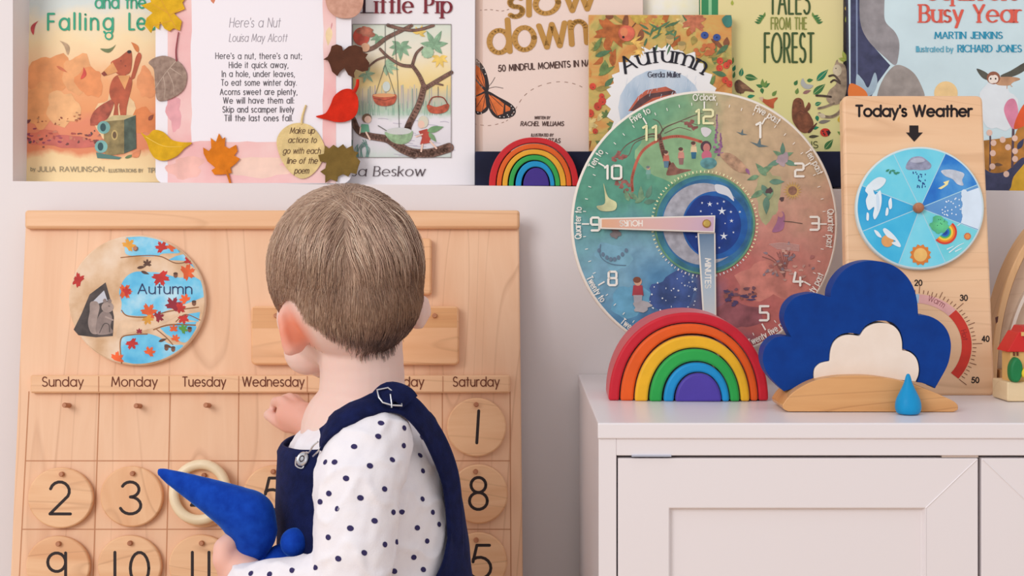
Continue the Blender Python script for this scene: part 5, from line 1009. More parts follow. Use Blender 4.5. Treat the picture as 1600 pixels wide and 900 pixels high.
for a0, a1, n_, stp in secs: m.sector(wc[0], wc[1], wr-3.2, wry-3.2, a0, a1, wp_(n_, stp))
for a0, *_ in secs: m.line([wc, (wc[0]+(wr-3)*math.sin(R(a0)), wc[1]-(wry-3)*math.cos(R(a0)))], 1.3, flat((170, 212, 226)))
Z = lambda P: [(1290+x/3.103, 130+y/3.103) for x, y in P]
CL, CLW = flat((150, 152, 176), var=.2, scale=120), flat((226, 236, 242), var=.03)
m.poly(spl(Z([(388, 408), (398, 382), (420, 360), (460, 355), (490, 372), (512, 395), (505, 415), (470, 422), (430, 420), (400, 420)]), True), CL); m.poly(spl(Z([(410, 378), (440, 362), (470, 366), (480, 378), (440, 386)]), True), flat((182, 184, 202), var=.1))
for i in range(26): c = Z([(rnd.uniform(422, 486), rnd.uniform(430, 505))])[0]; m.ell(c[0], c[1], .9, 1.4, flat((30, 60, 130)), 8)
m.poly(spl(Z([(560, 425), (600, 418), (640, 425), (672, 440), (662, 470), (668, 495), (640, 490), (615, 465), (580, 450)]), True), flat((196, 202, 214), var=.12, scale=120)); m.poly(Z([(545, 510), (580, 490), (570, 480), (600, 470), (592, 492), (575, 505), (560, 514)]), flat((240, 226, 160)))
m.sector(wc[0], wc[1], wr-3.2, wry-3.2, 70, 111, flat((216, 230, 244), var=.02), r0=.70)
for i in range(9): c = Z([(672+rnd.uniform(-6, 6), 530+i*16)])[0]; m.ell(c[0], c[1], 4.5, 5, flat((216, 230, 244), var=.02))
for i in range(22): c = Z([(rnd.uniform(560, 660), rnd.uniform(555, 645))])[0]; m.ell(c[0], c[1], 1.2, 1.2, flat((220, 234, 246)), 8)
m.blob(*Z([(555, 690)])[0], 16, 13, flat((90, 190, 140), var=.15), rnd, .3)
rc = Z([(578, 722)])[0]
for r_, c in ((19, (214, 62, 48)), (16, (236, 130, 40)), (13, (240, 206, 70)), (10, (80, 180, 100)), (7.4, (40, 110, 190)), (4.5, (30, 70, 150))): m.sector(rc[0], rc[1], r_, r_*1.0, 40, 230, flat(c), n=20)
m.blob(*Z([(552, 692)])[0], 11, 8, flat((96, 196, 136), var=.15), rnd, .3)
for i in range(7): c = Z([(rnd.uniform(540, 590), rnd.uniform(660, 690))])[0]; m.ell(c[0], c[1], .8, .8, flat((40, 90, 80)), 8)
def sun(x, y, r_, c1, c2):
    m.poly([(x+(r_ if i % 2 else r_*.82)*math.cos(i*.2618), y+(r_ if i % 2 else r_*.82)*math.sin(i*.2618)) for i in range(24)], flat(c1, var=.08)); m.ell(x, y, r_*.62, r_*.62, flat(c2, var=.06))
c = Z([(688, 742)])[0]; sun(c[0], c[1], 6, (216, 110, 60), (230, 150, 80)); c = Z([(460, 832)])[0]; sun(c[0], c[1], 17, (222, 130, 56), (240, 190, 110))
for P in ([(600, 820), (640, 790), (670, 775)], [(590, 805), (620, 790)], [(640, 690), (655, 680)], [(630, 815), (660, 800)]): m.line(spl(Z(P)), 2, flat((220, 236, 240)), w2=.8)
c = Z([(300, 765)])[0]; m.ell(c[0], c[1], 9.5, 9.5, flat((224, 160, 96), var=.1)); m.poly(spl(Z([(278, 712), (292, 704), (330, 735), (362, 780), (358, 795), (320, 775), (340, 765), (300, 745)]), True), CLW); m.poly(spl(Z([(235, 712), (255, 720), (272, 748), (250, 740)]), True), CLW)
m.poly(spl(Z([(208, 490), (225, 500), (240, 540), (265, 520), (272, 570), (262, 620), (240, 660), (230, 640), (235, 600), (208, 615), (195, 570), (205, 540), (192, 520)]), True), CLW)
m.poly(spl(Z([(245, 540), (258, 545), (262, 600), (250, 620)]), True), flat((206, 224, 238)))
for P in ([(305, 575), (318, 555), (322, 600), (310, 610)], [(295, 605), (305, 610), (302, 638), (290, 640)], [(200, 628), (210, 635), (208, 665), (198, 660)]): m.poly(spl(Z(P), True), CLW)
m.poly(spl(Z([(202, 500), (230, 470), (262, 455), (292, 466), (280, 495), (245, 518), (215, 510)]), True), CLW)
for (x, y, a) in ((292, 428, 60), (310, 440, 20), (318, 424, 90), (330, 430, 130), (340, 436, 80)): m.leaf(*Z([(x, y)])[0], 7, 3.6, a, flat((60, 140, 110)))
m.build('painted_weather', whl)
m = MB(WP); u, w = WP.loc(1437, 323.5, -.014); m.lathe([(.0052, 0), (.0052, .003), (.0048, .0055), (.003, .0068)], PEGW, 24, (u, -.0075, w), 'y'); m.build('hub_peg', whl, smooth=50)

# ================================================================== CLOUD TOY
Z = lambda P: [(1180+x/3.3333, 390+y/3.3333) for x, y in P]
yB = 393.4/(644.3-330)
BP = Plane(1350, 644.3, yB)
BASEW = wood('cloud_base_wood', (218, 162, 106), (200, 140, 84), (150, 96, 54), (1.4, 10, 14), rough=.35, lines=.55, seed=33, freq=5)
base_top = [(142, 815), (170, 775), (215, 735), (300, 690), (400, 668), (500, 661), (600, 663), (700, 676), (800, 698), (900, 735), (980, 768), (1035, 795), (1056, 815)]
P = spl(Z(base_top), n=5)+spl(Z([(1056, 815), (1055, 838), (1030, 850)]), n=4)[1:]+spl(Z([(175, 848), (150, 836), (142, 815)]), n=4)[:-1]
m = MB(BP); m.prism(P, 0, .052, BASEW); zmn = min(v[2] for v in m.v)
o = m.build('cloud_stand', bevel=.004, bseg=3, smooth=50); o.matrix_world = BP.M @ Matrix.Translation((0, 0, -zmn+.0003)); tag(o, 'curved wooden base the blue and white clouds stand on', 'stand')
BCP = Plane(1350, 644.3, yB+.014)
def segs(*L):
    out = []
    for s_ in L: out += spl(Z(s_), n=6)[(1 if out else 0):]
    return out
white_top = [[(308, 683), (306, 650), (312, 620), (335, 597), (360, 588), (388, 583)], [(388, 583), (393, 530), (410, 485), (445, 456), (490, 446), (545, 453)], [(545, 453), (575, 412), (620, 389), (670, 385), (715, 396), (748, 428), (764, 475), (766, 526)], [(766, 526), (805, 536), (838, 566), (852, 612), (850, 655), (836, 690)]]
outer = [[(150, 738), (100, 690), (58, 635), (40, 570), (52, 510), (92, 465), (140, 452), (188, 456)], [(188, 456), (160, 400), (150, 350), (166, 293), (208, 250), (262, 232), (320, 228), (392, 250)], [(392, 250), (398, 205), (425, 150), (472, 100), (532, 70), (602, 58), (680, 68), (742, 96), (792, 142), (826, 200), (844, 270), (849, 342)], [(849, 342), (905, 346), (962, 376), (1002, 424), (1020, 490), (1014, 560), (998, 612), (968, 668), (936, 724)]]
BLUEM = fabric('cloud_blue_paint', (6, 60, 142), (6, 52, 128), rough=.5, sheen=.06, scale=500, bump=.12, sheen_col=(150, 200, 255)); WHM = fabric('cloud_white_paint', (238, 222, 208), (232, 214, 198), rough=.55, sheen=.05, scale=400, bump=.08)
inn = segs(*white_top); cxm, cym = 1355, 545
inner = [(cxm+(x-cxm)*1.016, 592+(y-592)*1.05 if y < 592 else y) for x, y in inn]
PB = segs(*outer)+[(1457, 604), (1440, 598)]+[p for p in inner[::-1]]+[(1255, 602), (1240, 607)]
m = MB(BCP); m.prism(PB, 0, .024, BLUEM); o = m.build('cloud_puzzle', bevel=.0022, bseg=3, smooth=50); o.matrix_world = BCP.M; tag(o, 'large dark blue wooden cloud with an arched opening on the curved base', 'toy')
PW = inn+spl(Z([(836, 690), (760, 682), (680, 672), (600, 664), (520, 662), (430, 668), (360, 678), (308, 686)]), n=3)[1:-1]
m = MB(BCP); m.prism([(x, y-.5) for x, y in PW], -.002, .022, WHM); o = m.build('cloud_puzzle', bevel=.0016, bseg=3, smooth=50); o.matrix_world = BCP.M; tag(o, 'small white wooden cloud set in the opening of the blue cloud', 'toy')
yd_ = 393.4/(650.5-330); sc = yd_/F; c = at(1425, 650.5, yd_)
prof = [(12, 0), (17, 1.5), (19.8, 7), (20.2, 14), (18.5, 23), (14, 33), (9.5, 42), (6, 51), (4.2, 58), (2.6, 62), (.8, 63.5)]
prof = spl(prof, n=4)
m = MB(); m.lathe([(r_*sc, h_*sc) for r_, h_ in prof], fabric('drop_paint', (28, 148, 202), (22, 138, 192), rough=.45, sheen=.1, scale=400, bump=.06), 36)
o = m.build('raindrop', smooth=180); o.location = (c.x, c.y+.012, ztop+.0003); tag(o, 'light blue wooden raindrop in front of the curved base', 'toy')

# ================================================================== WOODEN ARCH AND LITTLE HOUSE, right edge
ya = 393.4/(603-330); AP_ = Plane(1690, 603, ya)
ARW = wood('arch_wood', (224, 180, 132), (210, 162, 112), (160, 112, 70), (5, 5, 5), lines=.4, seed=40); ARP = wood('arch_panel_wood', (214, 186, 160), (204, 172, 144), (170, 130, 100), (1.5, 10, 12), lines=.35, seed=44)
aw = thing('wooden_arch', 'pale wooden arch cut off by the right edge, behind the little toy house', 'toy', plane=AP_)
def half2(cx, rx, ry, base, n=50): return [(cx-rx*math.cos(math.pi*i/n), base-ry*math.sin(math.pi*i/n)) for i in range(n+1)]
m = MB(AP_); m.prism(half2(1690, 143, 285, 603)+half2(1690, 132, 272, 603)[::-1], -.012, .02, ARW); m.build('arch_rim', aw, bevel=.0012, smooth=40)
m = MB(AP_); m.prism(half2(1690, 132, 272, 602.5), .004, .010, ARP); m.build('back_panel', aw)
m = MB(AP_); m.prism(half2(1690, 122, 210, 602)+half2(1690, 117, 204, 602)[::-1], -.010, -.004, flat((222, 206, 192), .4)); m.build('inner_band', aw, smooth=40, label='thin whitish inner arch')
m = MB(AP_); m.prism([(1562, 578), (1592, 578), (1592, 602.8), (1562, 602.8)], -.012, .003, wood('arch_foot', (206, 158, 108), (190, 140, 92), (140, 96, 60), (10, 10, 10))); m.build('foot_block', aw, bevel=.001)
m = MB(AP_, y=-.0121); m.poly([(1555, 496), (1560, 494), (1559, 503), (1556, 506)], flat((92, 50, 44))); m.build('painted_mark', aw)
yh = 393.4/(628-330); HP = Plane(1620, 628, yh, yaw=4)
hs_ = thing('toy_house', 'little toy house with red roofs and a green tree on a pale block', 'toy', plane=HP)
m = MB(HP); m.prism(rrect(1574, 597, 1660, 627.6, 3), 0, .035, wood('block_pine', (232, 206, 164), (222, 192, 146), (190, 152, 104), (3, 9, 9), seed=50)); m.build('base_block', hs_, bevel=.0012, smooth=40)
YW_ = flat((228, 184, 112), .5, var=.05); RDM = flat((206, 40, 36), .45)
m = MB(HP); m.prism([(1579, 596.8), (1579, 546), (1652, 546), (1652, 596.8)], .006, .026, YW_); m.build('wall', hs_, bevel=.0008)
m = MB(HP); m.prism([(1574, 550), (1592, 519), (1598, 519), (1604, 550)], .003, .028, RDM); m.build('roof', hs_, bevel=.0008)
m = MB(HP); m.prism([(1594, 521), (1600, 510), (1640, 510), (1648, 550), (1604.5, 550)], .004, .027, flat((196, 44, 40), .45)); m.build('roof', hs_, bevel=.0008)
m = MB(HP); m.prism([(1596, 519), (1606, 519), (1606, 525), (1596, 525)], .002, .004, YW_); m.build('chimney', hs_)
m = MB(HP)
for x in (1585, 1590.5): m.prism([(x-1, 550.5), (x+1, 550.5), (x+1, 556), (x-1, 556)], .0045, .006, flat((120, 56, 40)))
m.build('eaves_post', hs_)
m = MB(HP); u, w = HP.loc(1590, 578, -.001)
trp = spl([(1590, 559), (1596, 564), (1599, 573), (1598, 586), (1593, 596.5), (1584, 596.5), (1580, 588), (1580, 574), (1584, 564)], True, 5)
m.prism(trp, -.004, .006, flat((26, 122, 66), .5, var=.06)); m.build('tree', hs_, bevel=.002, smooth=50)
m = MB(HP); u, w = HP.loc(1603, 583, -.003); m.ball((u, -.002, w), .0048, flat((236, 206, 60), .5)); m.build('bush', hs_, smooth=180)

# ================================================================== THE CHILD
rnd = random.Random(3)
SK, nt, b = newmat('skin'); setin(b, Roughness=.5, Specular_IOR_Level=.3, Subsurface_Weight=.22, Subsurface_Scale=.008); b.inputs['Subsurface Radius'].default_value = (1.0, .35, .2)
ROOT = Vector((-.125, 1.235, 0))
pr = thing('person', 'toddler seen from behind in navy dungarees and a dotted white shirt, reaching to the calendar', 'person', loc=ROOT)
EAR_L = at(459, 516, 1.203)
tc = nd(nt, 'ShaderNodeTexCoord'); base = (234, 200, 187); last = None
mixc = nd(nt, 'ShaderNodeMix', data_type='RGBA'); mixc.inputs[6].default_value = lin(base); mixc.inputs[7].default_value = lin((228, 138, 108))
acc = None
for (p, rad, k) in ((EAR_L, .030, 1.0), (at(465, 655, 1.44), .055, .55), (at(362, 880, 1.17), .05, .45)):
    ds = nd(nt, 'ShaderNodeVectorMath', operation='DISTANCE'); nt.links.new(tc.outputs['Object'], ds.inputs[0]); ds.inputs[1].default_value = p-ROOT
    mr = nd(nt, 'ShaderNodeMapRange'); mr.inputs[1].default_value = rad*.35; mr.inputs[2].default_value = rad; mr.inputs[3].default_value = k; mr.inputs[4].default_value = 0; nt.links.new(ds.outputs['Value'], mr.inputs[0])
    if acc is None: acc = mr.outputs[0]
    else:
        ad = nd(nt, 'ShaderNodeMath', operation='MAXIMUM'); nt.links.new(acc, ad.inputs[0]); nt.links.new(mr.outputs[0], ad.inputs[1]); acc = ad.outputs[0]
nt.links.new(acc, mixc.inputs[0]); nt.links.new(mixc.outputs[2], b.inputs['Base Color'])
NAVY = fabric('navy_corduroy', (20, 29, 74), (13, 19, 54), sheen=.16, scale=900, bump=.5, sheen_col=(120, 130, 190))
SHIRT = fabric('white_jersey', (238, 233, 236), (232, 227, 232), sheen=.1, scale=700, bump=.15)
STEEL = flat((206, 206, 210), .28, .5, metal=.85)

# ---- one continuous body: head, neck, trunk, arms, hands, legs
yw = R(28); fw = Vector((-math.sin(yw), math.cos(yw), 0)); rt_ = Vector((math.cos(yw), math.sin(yw), 0)); HC = at(540, 418, 1.235)
RH = Matrix.Rotation(yw, 3, 'Z')
def hd(r_, f_, z_): return HC+rt_*r_+fw*f_+Vector((0, 0, z_))
m = MB()
m.ball(HC, (.0630, .0775, .0700), SK, 40, 28, RH)
m.ball(hd(0, -.012, -.022), (.0585, .0640, .0560), SK, 32, 24, RH)
m.ball(hd(0, .026, -.040), (.047, .050, .050), SK, 32, 24, RH)
for s_ in (-1, 1):
    m.ball(hd(s_*.022, .040, -.046), .027, SK); m.ball(hd(s_*.022, .066, -.012), (.013, .008, .006), SK, rot=RH)
m.ball(hd(-.019, .044, -.076), .0220, SK); m.ball(hd(.019, .044, -.076), .0220, SK); m.ball(hd(0, .058, -.086), .017, SK); m.ball(hd(0, .040, -.075), (.030, .030, .020), SK, rot=RH)
m.chain([(hd(0, .073, -.018), .006), (hd(0, .081, -.034), .008)], SK); m.ball(hd(.007, .077, -.036), .005, SK); m.ball(hd(-.007, .077, -.036), .005, SK)
m.ball(hd(0, .072, -.055), (.013, .006, .0042), SK, rot=RH); m.ball(hd(0, .070, -.063), (.011, .006, .0045), SK, rot=RH)
# ears
tilt = Matrix.Rotation(R(-13), 3, 'Y')
m.ball(EAR_L, (.0115, .0075, .0208), SK, 20, 14, Matrix.Rotation(R(20), 3, 'Z') @ tilt)
m.chain([(at(474, 494, 1.208), .0045), (at(460, 482, 1.203), .0046), (at(446, 482, 1.20), .0042), (at(440, 496, 1.198), .0042), (at(443, 516, 1.196), .0042), (at(447, 536, 1.196), .0045), (at(453, 546, 1.198), .0060), (at(461, 543, 1.202), .0058)], SK, n=10)
m.ball(at(652, 487, 1.262), (.0085, .006, .0165), SK, 16, 12, Matrix.Rotation(R(6), 3, 'Y'))
m.chain([(at(648, 462, 1.262), .004), (at(664, 470, 1.265), .0042), (at(668, 488, 1.265), .0042), (at(656, 506, 1.262), .005)], SK, n=10)
# neck and trunk
m.chain([(at(563, 540, 1.238), .0375), (at(566, 585, 1.238), .0375), (at(566, 625, 1.238), .0385), (at(560, 652, 1.238), .0415), (at(558, 676, 1.238), .050)], SK, n=24, m=16)
m.ball(at(572, 690, 1.235), (.045, .075, .030), SK, 24, 16)
m.chain([(at(572, 740, 1.235), .062), (at(585, 900, 1.235), .064), (at(585, 1020, 1.235), .066)], SK, n=20, m=14)
m.chain([(at(585, 690, 1.300), .026), (at(540, 745, 1.36), .021), (at(512, 690, 1.415), .0165), (at(494, 668, 1.432), .0160), (at(472, 654, 1.442), .0178), (at(455, 649, 1.447), .0165)], SK, n=14, m=10)
m.chain([(at(572, 700, 1.165), .026), (at(552, 915, 1.118), .022), (at(400, 912, 1.148), .0145), (at(372, 890, 1.165), .0175), (at(366, 876, 1.172), .0165)], SK, n=14, m=10)
# right hand: five fingers closing on the peg
for P, a, c in (([(457, 640, 1.438), (440, 627, 1.447), (430, 628, 1.462), (428, 638, 1.474)], .0066, .0050), ([(464, 634, 1.446), (453, 622, 1.456), (444, 624, 1.470), (440, 634, 1.477)], .0066, .0050),
                ([(470, 634, 1.452), (462, 623, 1.464), (455, 627, 1.476), (450, 637, 1.479)], .0062, .0047), ([(478, 638, 1.456), (471, 631, 1.468), (464, 638, 1.477)], .0056, .0044),
                ([(468, 666, 1.436), (449, 665, 1.443), (433, 657, 1.454), (420, 648, 1.464)], .0086, .0060)):
    L = len(P); m.chain([(at(*p), a+(c-a)*i/(L-1)) for i, p in enumerate(P)], SK, n=10)
# left hand: thumb up the near side of the plush, four fingers round behind it
for P, a, c in (([(362, 893, 1.160), (349, 874, 1.158), (349, 856, 1.160), (360, 845, 1.164)], .0105, .0078), ([(360, 874, 1.180), (362, 860, 1.195), (382, 853, 1.206), (402, 852, 1.206)], .0078, .0056), ([(363, 885, 1.184), (362, 872, 1.202), (384, 868, 1.213), (406, 868, 1.212)], .0078, .0056),
                ([(366, 894, 1.184), (364, 884, 1.204), (386, 882, 1.214), (404, 882, 1.214)], .0074, .0054), ([(370, 902, 1.180), (368, 896, 1.200), (386, 896, 1.209), (400, 896, 1.209)], .0066, .0050)):
    L = len(P); m.chain([(at(*p), a+(c-a)*i/(L-1)) for i, p in enumerate(P)], SK, n=10)
for Yl in (1.192, 1.280): m.chain([((-.120, Yl, .40), .045), ((-.120, Yl, .20), .034), ((-.118, Yl, .06), .026), ((-.145, Yl, .03), .022)], SK)
BV_, BF, BN = remesh(m, .0021, 5)
bm_ = MB(); bm_.add(BV_, BF, SK); body = bm_.build('body', pr, smooth=180, world=True)
BT = bvhtree.BVHTree.FromPolygons([Vector(v) for v in BV_], BF)
m = MB()
for s_ in (-1, 1):
    m = MB(); m.ball(hd(s_*.021, .0655, -.026), .0085, flat((238, 238, 238), .2)); m.ball(hd(s_*.021, .0710, -.026), .0040, flat((70, 90, 120), .2)); m.build('eye', pr, smooth=180, world=True)

# ---- hair
def hairline(r_, f_):
    if f_ > .055: return .048
    if f_ > .036: return -.030+(f_-.036)/.019*.078
    if f_ > -.006: return -.030
    if f_ > -.020: return -.030+(-.006-f_)/.014*-.040
    return -.0735+max(0, abs(r_-.008)-.014)*.85
def hs_ok(p, pad=0.0):
    h = Vector(p)-HC; r_, f_ = h.dot(rt_), h.dot(fw)
    if h.length > .105: return -1
    e = Vector(p)-EAR_L
    if (e.x/.0150)**2+(e.z/.0262)**2 < 1 and e.y < .022 and r_ < -.040: return -1
    e = Vector(p)-at(656, 486, 1.262)
    if abs(e.x) < .011 and abs(e.z) < .019 and abs(e.y) < .02: return -1
    return h.z-hairline(r_, f_)+noise.noise(Vector(p)*110)*.0035+noise.noise(Vector(p)*300)*.002
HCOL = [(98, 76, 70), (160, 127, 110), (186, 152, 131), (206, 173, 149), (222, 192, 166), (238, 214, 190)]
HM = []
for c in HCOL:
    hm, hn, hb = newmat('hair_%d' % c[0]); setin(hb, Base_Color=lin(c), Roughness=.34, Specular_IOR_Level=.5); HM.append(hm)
HB = mottled('hair_base', [(.3, (140, 114, 98)), (.7, (172, 143, 122))], 60, stretch=(2, 2, .5), rough=.6)
ok = [hs_ok(v) for v in BV_]
idx = {}; hv = []; hf = []
for f in BF:
    if all(ok[k] > .0095+noise.noise(Vector(BV_[k])*420)*.0035 for k in f):
        for k in f:
            if k not in idx:
                idx[k] = len(hv); d = .0024*max(0, min(1, (ok[k]-.008)/.022)); n = noise.noise(Vector(BV_[k])*90)*.0009
                hv.append(Vector(BV_[k])+Vector(BN[k])*(d+(n if d > .002 else 0)+.00012))
        hf.append([idx[k] for k in f])
hm_ = MB(); hm_.add(hv, hf, HB)
WH = BT.ray_cast(CAM, (at(553, 352, 1)-CAM).normalized())[0]
cand = [i for i, q in enumerate(ok) if q > -.003]
def near(p):
    loc, nrm, _, _ = BT.find_nearest(p); return loc, nrm
NS = 22000
for s_ in range(NS):
    i = cand[rnd.randrange(len(cand))]; p = Vector(BV_[i])+Vector((rnd.uniform(-1, 1), rnd.uniform(-1, 1), rnd.uniform(-1, 1)))*.001; q = ok[i]
    h = p-HC; low = min(1, max(0, (h.z+.075)/.09))              # 0 at the nape, 1 on top
    
    if q < .02 and rnd.random() > .25+.75*max(0, q)/.02: continue
    ln = (.0045+.0075*min(1, max(0, q)/.02)+.026*low)*rnd.uniform(.7, 1.3); N_ = 6; st = ln/N_; pts = []; lift = (.0004+.001*min(1, max(0, q)/.02)+.0024*low)
    wob = Vector((rnd.gauss(0, 1), rnd.gauss(0, 1), rnd.gauss(0, 1)))*(.16 if rnd.random() < .9 else .5)
    loc, nr = near(p)
    for k in range(N_+1):
        pts.append(loc+nr*(.0008+lift*(k/N_)**.7*(1.15 if rnd.random() < .1 else 1)))
        d = loc-WH; dl = d.length; d = d/(dl+1e-5)
        t = d+nr.cross(d)*(.75*math.exp(-dl/.03))+Vector((0, 0, -1))*min(1.1, dl/.07)+wob*.6+Vector((.25, 0, 0))*max(0, h.z/.07)*(1 if h.x > 0 else .2)
        n_ = noise.noise_vector(loc*55)*.55; t = t+n_; t = t-nr*t.dot(nr)
        if t.length < 1e-4: break
        nl, nn = near(loc+t.normalized()*st)
        if hs_ok(nl) < -.0075: break
        loc, nr = nl, nn
    if len(pts) < 3: continue
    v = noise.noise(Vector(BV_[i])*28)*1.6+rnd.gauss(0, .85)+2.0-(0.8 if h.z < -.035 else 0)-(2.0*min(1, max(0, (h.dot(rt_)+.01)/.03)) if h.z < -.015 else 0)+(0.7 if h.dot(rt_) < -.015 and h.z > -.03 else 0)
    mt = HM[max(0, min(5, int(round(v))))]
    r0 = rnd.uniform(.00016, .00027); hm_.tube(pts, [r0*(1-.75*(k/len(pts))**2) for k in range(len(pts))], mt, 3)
# longer locks falling from the crown over the shorter hair
for s_ in range(900):
    px, py = rnd.gauss(545, 62), rnd.gauss(352, 20); hh = BT.ray_cast(CAM, (at(px, py, 1)-CAM).normalized())
    if not hh[0] or hs_ok(hh[0]) < .03: continue
    loc, nr = hh[0], hh[1]; ln = rnd.uniform(.020, .046)*(1.25 if px < 520 else 1); st = ln/9; pts = []; side = Vector((-.35 if px < 540 else .45, 0, 0))
    cl = noise.noise(Vector((px*.09, 3.1, 0)))
    for k in range(10):
        pts.append(loc+nr*(.0034+.0022*math.sin(math.pi*k/9)+cl*.0008)); t = Vector((0, 0, -1))+side*(1-k/12)+Vector((cl*.5, 0, 0))+noise.noise_vector(loc*40)*.25; t = t-nr*t.dot(nr)
        loc, nr = near(loc+t.normalized()*st)
    mt = HM[max(1, min(5, int(round(2.6+cl*2.4+rnd.gauss(0, .8)))))]; r0 = rnd.uniform(.00022, .00036)
    hm_.tube(pts, [r0*(1-.85*(k/9)**2) for k in range(10)], mt, 3)
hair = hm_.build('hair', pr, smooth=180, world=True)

# ---- shirt
prof = [(640, 585, 50, .040), (655, 578, 80, .062), (675, 570, 103, .076), (700, 569, 120, .083), (740, 573, 128, .085), (790, 578, 133, .086), (850, 584, 136, .087), (900, 588, 138, .088), (960, 585, 145, .091), (1040, 585, 149, .094)]
KY = 1.235
def pr_at(y):
    for i in range(len(prof)-1):
        if y <= prof[i+1][0] or i == len(prof)-2:
            a, c = prof[i], prof[i+1]; t = (y-a[0])/(c[0]-a[0]); return [a[j]+(c[j]-a[j])*t for j in range(1, 4)]
def torso(y, th, off=0.0):
    """th degrees from the chest (-x) round the camera side to the back"""
    c, a, bb = pr_at(y); k = KY/F; X = (c-CX)*k-(a*k+off)*math.cos(R(th)); Y = KY-(bb+off)*math.sin(R(th)); return Vector((X, Y, H-(y-HY)*k))
m = MB(); ysm = [640, 648, 655, 664, 675, 688, 700, 720, 740, 765, 790, 820, 850, 880, 900, 930, 960]
vs = [torso(y, t) for y in ysm for t in range(0, 360, 6)]; n = 60; fs = []
for i in range(len(ysm)-1):
    for k in range(n): fs.append([i*n+k, i*n+(k+1) % n, (i+1)*n+(k+1) % n, (i+1)*n+k])
fs += [list(range(n))[::-1], [(len(ysm)-1)*n+k for k in range(n)]]
m.add(vs, fs, SHIRT)
m.chain([(at(586, 672, 1.185), .028), (at(576, 692, 1.158), .0365), (at(560, 750, 1.140), .0365), (at(556, 805, 1.130), .0345), (at(553, 870, 1.120), .0330), (at(550, 922, 1.114), .0300), (at(500, 918, 1.122), .0265), (at(450, 916, 1.132), .0235), (at(404, 914, 1.145), .0185), (at(386, 910, 1.150), .0180)], SHIRT, n=20, m=14)
m.chain([(at(588, 680, 1.29), .034), (at(565, 715, 1.34), .029), (at(532, 712, 1.395), .022)], SHIRT, n=16, m=12)
SV, SF, SN = remesh(m, .0025, 8)
SV2 = SV.copy()
for i in range(len(SV)):
    p = Vector(SV[i]); w1 = noise.noise(Vector((p.x*38+p.z*14, p.y*30, p.z*26-p.x*16))); w2 = noise.noise(Vector((p.x*95-p.z*50, p.y*60, p.z*30+p.x*40+5)))
    rdg = (1-abs(w1)*2.2); SV2[i] = SV[i]+SN[i]*(w2*.0013+max(0, rdg)**3*.0022-.0008)
sh = MB(); sh.add(SV2, SF, SHIRT)
ST_ = bvhtree.BVHTree.FromPolygons([Vector(v) for v in SV2], SF)
def hit(tree, px, py): return tree.ray_cast(CAM, (at(px, py, 1)-CAM).normalized())
DOTM = flat((58, 52, 92), .85, .1); dm = sh; dots = []
def dot(p, n_, r_):
    a = n_.cross(Vector((.3, .2, 1))).normalized(); c = n_.cross(a); vs = []
    for k in range(12):
        t = 2*math.pi*k/12; q = p+a*r_*1.12*math.cos(t)+c*r_*.9*math.sin(t); l, nn, _, _ = ST_.find_nearest(q); vs.append(l+nn*.00035)
    l, nn, _, _ = ST_.find_nearest(p); vs.append(l+nn*.0004); dm.add(vs, [[k, (k+1) % 12, 12] for k in range(12)], DOTM); dots.append(p)
for (x, y) in ((980, 224), (1080, 245), (968, 281), (864, 325), (1078, 321), (1148, 363), (1155, 285), (780, 392), (740, 392), (932, 408), (1028, 382), (830, 462), (1160, 430), (995, 508), (755, 527), (718, 563), (891, 546), (1158, 551), (791, 593), (1033, 608), (1072, 608), (1203, 608), (848, 677), (952, 645), (1136, 675), (753, 716), (997, 747), (1048, 736), (1178, 732), (907, 783), (796, 808), (1121, 802), (1037, 862), (597, 858), (697, 846), (1162, 855), (1230, 660), (420, 872), (500, 875), (640, 905)):
    h = hit(ST_, 240+x*.3625, 580+y*.3625)
    if h[0]: dot(h[0], h[1], .00245)
for _ in range(4000):
    i = rnd.randrange(len(SF)); p = Vector(SV2[SF[i][0]]); n_ = Vector(SN[SF[i][0]])
    vis = n_.dot((CAM-p).normalized()) > .12 and H-(p.z-H)*0 and (HY-(p.z-H)*F/p.y) < 900
    if vis or any((p-q).length < .026 for q in dots): continue
    dot(p, n_, .00245)
shirt = sh.build('shirt', pr, smooth=180, world=True)

# ---- dungarees: bib, back panel, strap, lower part
dg_ = MB()
def patch(rows, cols, fn):
    vs = [fn(i/(rows-1), j/(cols-1)) for i in range(rows) for j in range(cols)]
    dg_v = []
    nr_ = []
    for k, v in enumerate(vs): nr_.append((v[1], v[0]))
    out = [v[0] for v in vs]; inn_ = [v[0]-v[1]*.0028 for v in vs]; n_ = len(out); fs = []
    for i in range(rows-1):
        for j in range(cols-1):
            a = i*cols+j; fs.append([a, a+1, a+cols+1, a+cols]); fs.append([n_+a, n_+a+cols, n_+a+cols+1, n_+a+1])
    edge = [j for j in range(cols)]+[i*cols+cols-1 for i in range(1, rows)]+[(rows-1)*cols+j for j in range(cols-2, -1, -1)]+[i*cols for i in range(rows-2, 0, -1)]
    for k in range(len(edge)): a, b_ = edge[k], edge[(k+1) % len(edge)]; fs.append([a, n_+a, n_+b_, b_])
    dg_.add(out+inn_, fs, NAVY)
def nrm(y, th): return (torso(y, th, .01)-torso(y, th, 0)).normalized()
def wr(p): return noise.noise(p*42)*.0013
def bib(u, v):
    th = -56+125*v; edge_y = 689-11*(max(0, th)/69)**2; y = edge_y+(935-edge_y)*u
    if th > 60: th += 1.6*math.sin(u*9)
    off = .0068+(.0016*math.exp(-(u*22)**2))+(.0012*math.exp(-((56+th if th < 0 else 69-th)/4)**2)); p = torso(y, th, off); return p+nrm(y, th)*wr(p), nrm(y, th)
patch(44, 40, bib)
bk_in = [(690, 14), (720, 20), (770, 27), (810, 31), (850, 40), (900, 56), (935, 64)]
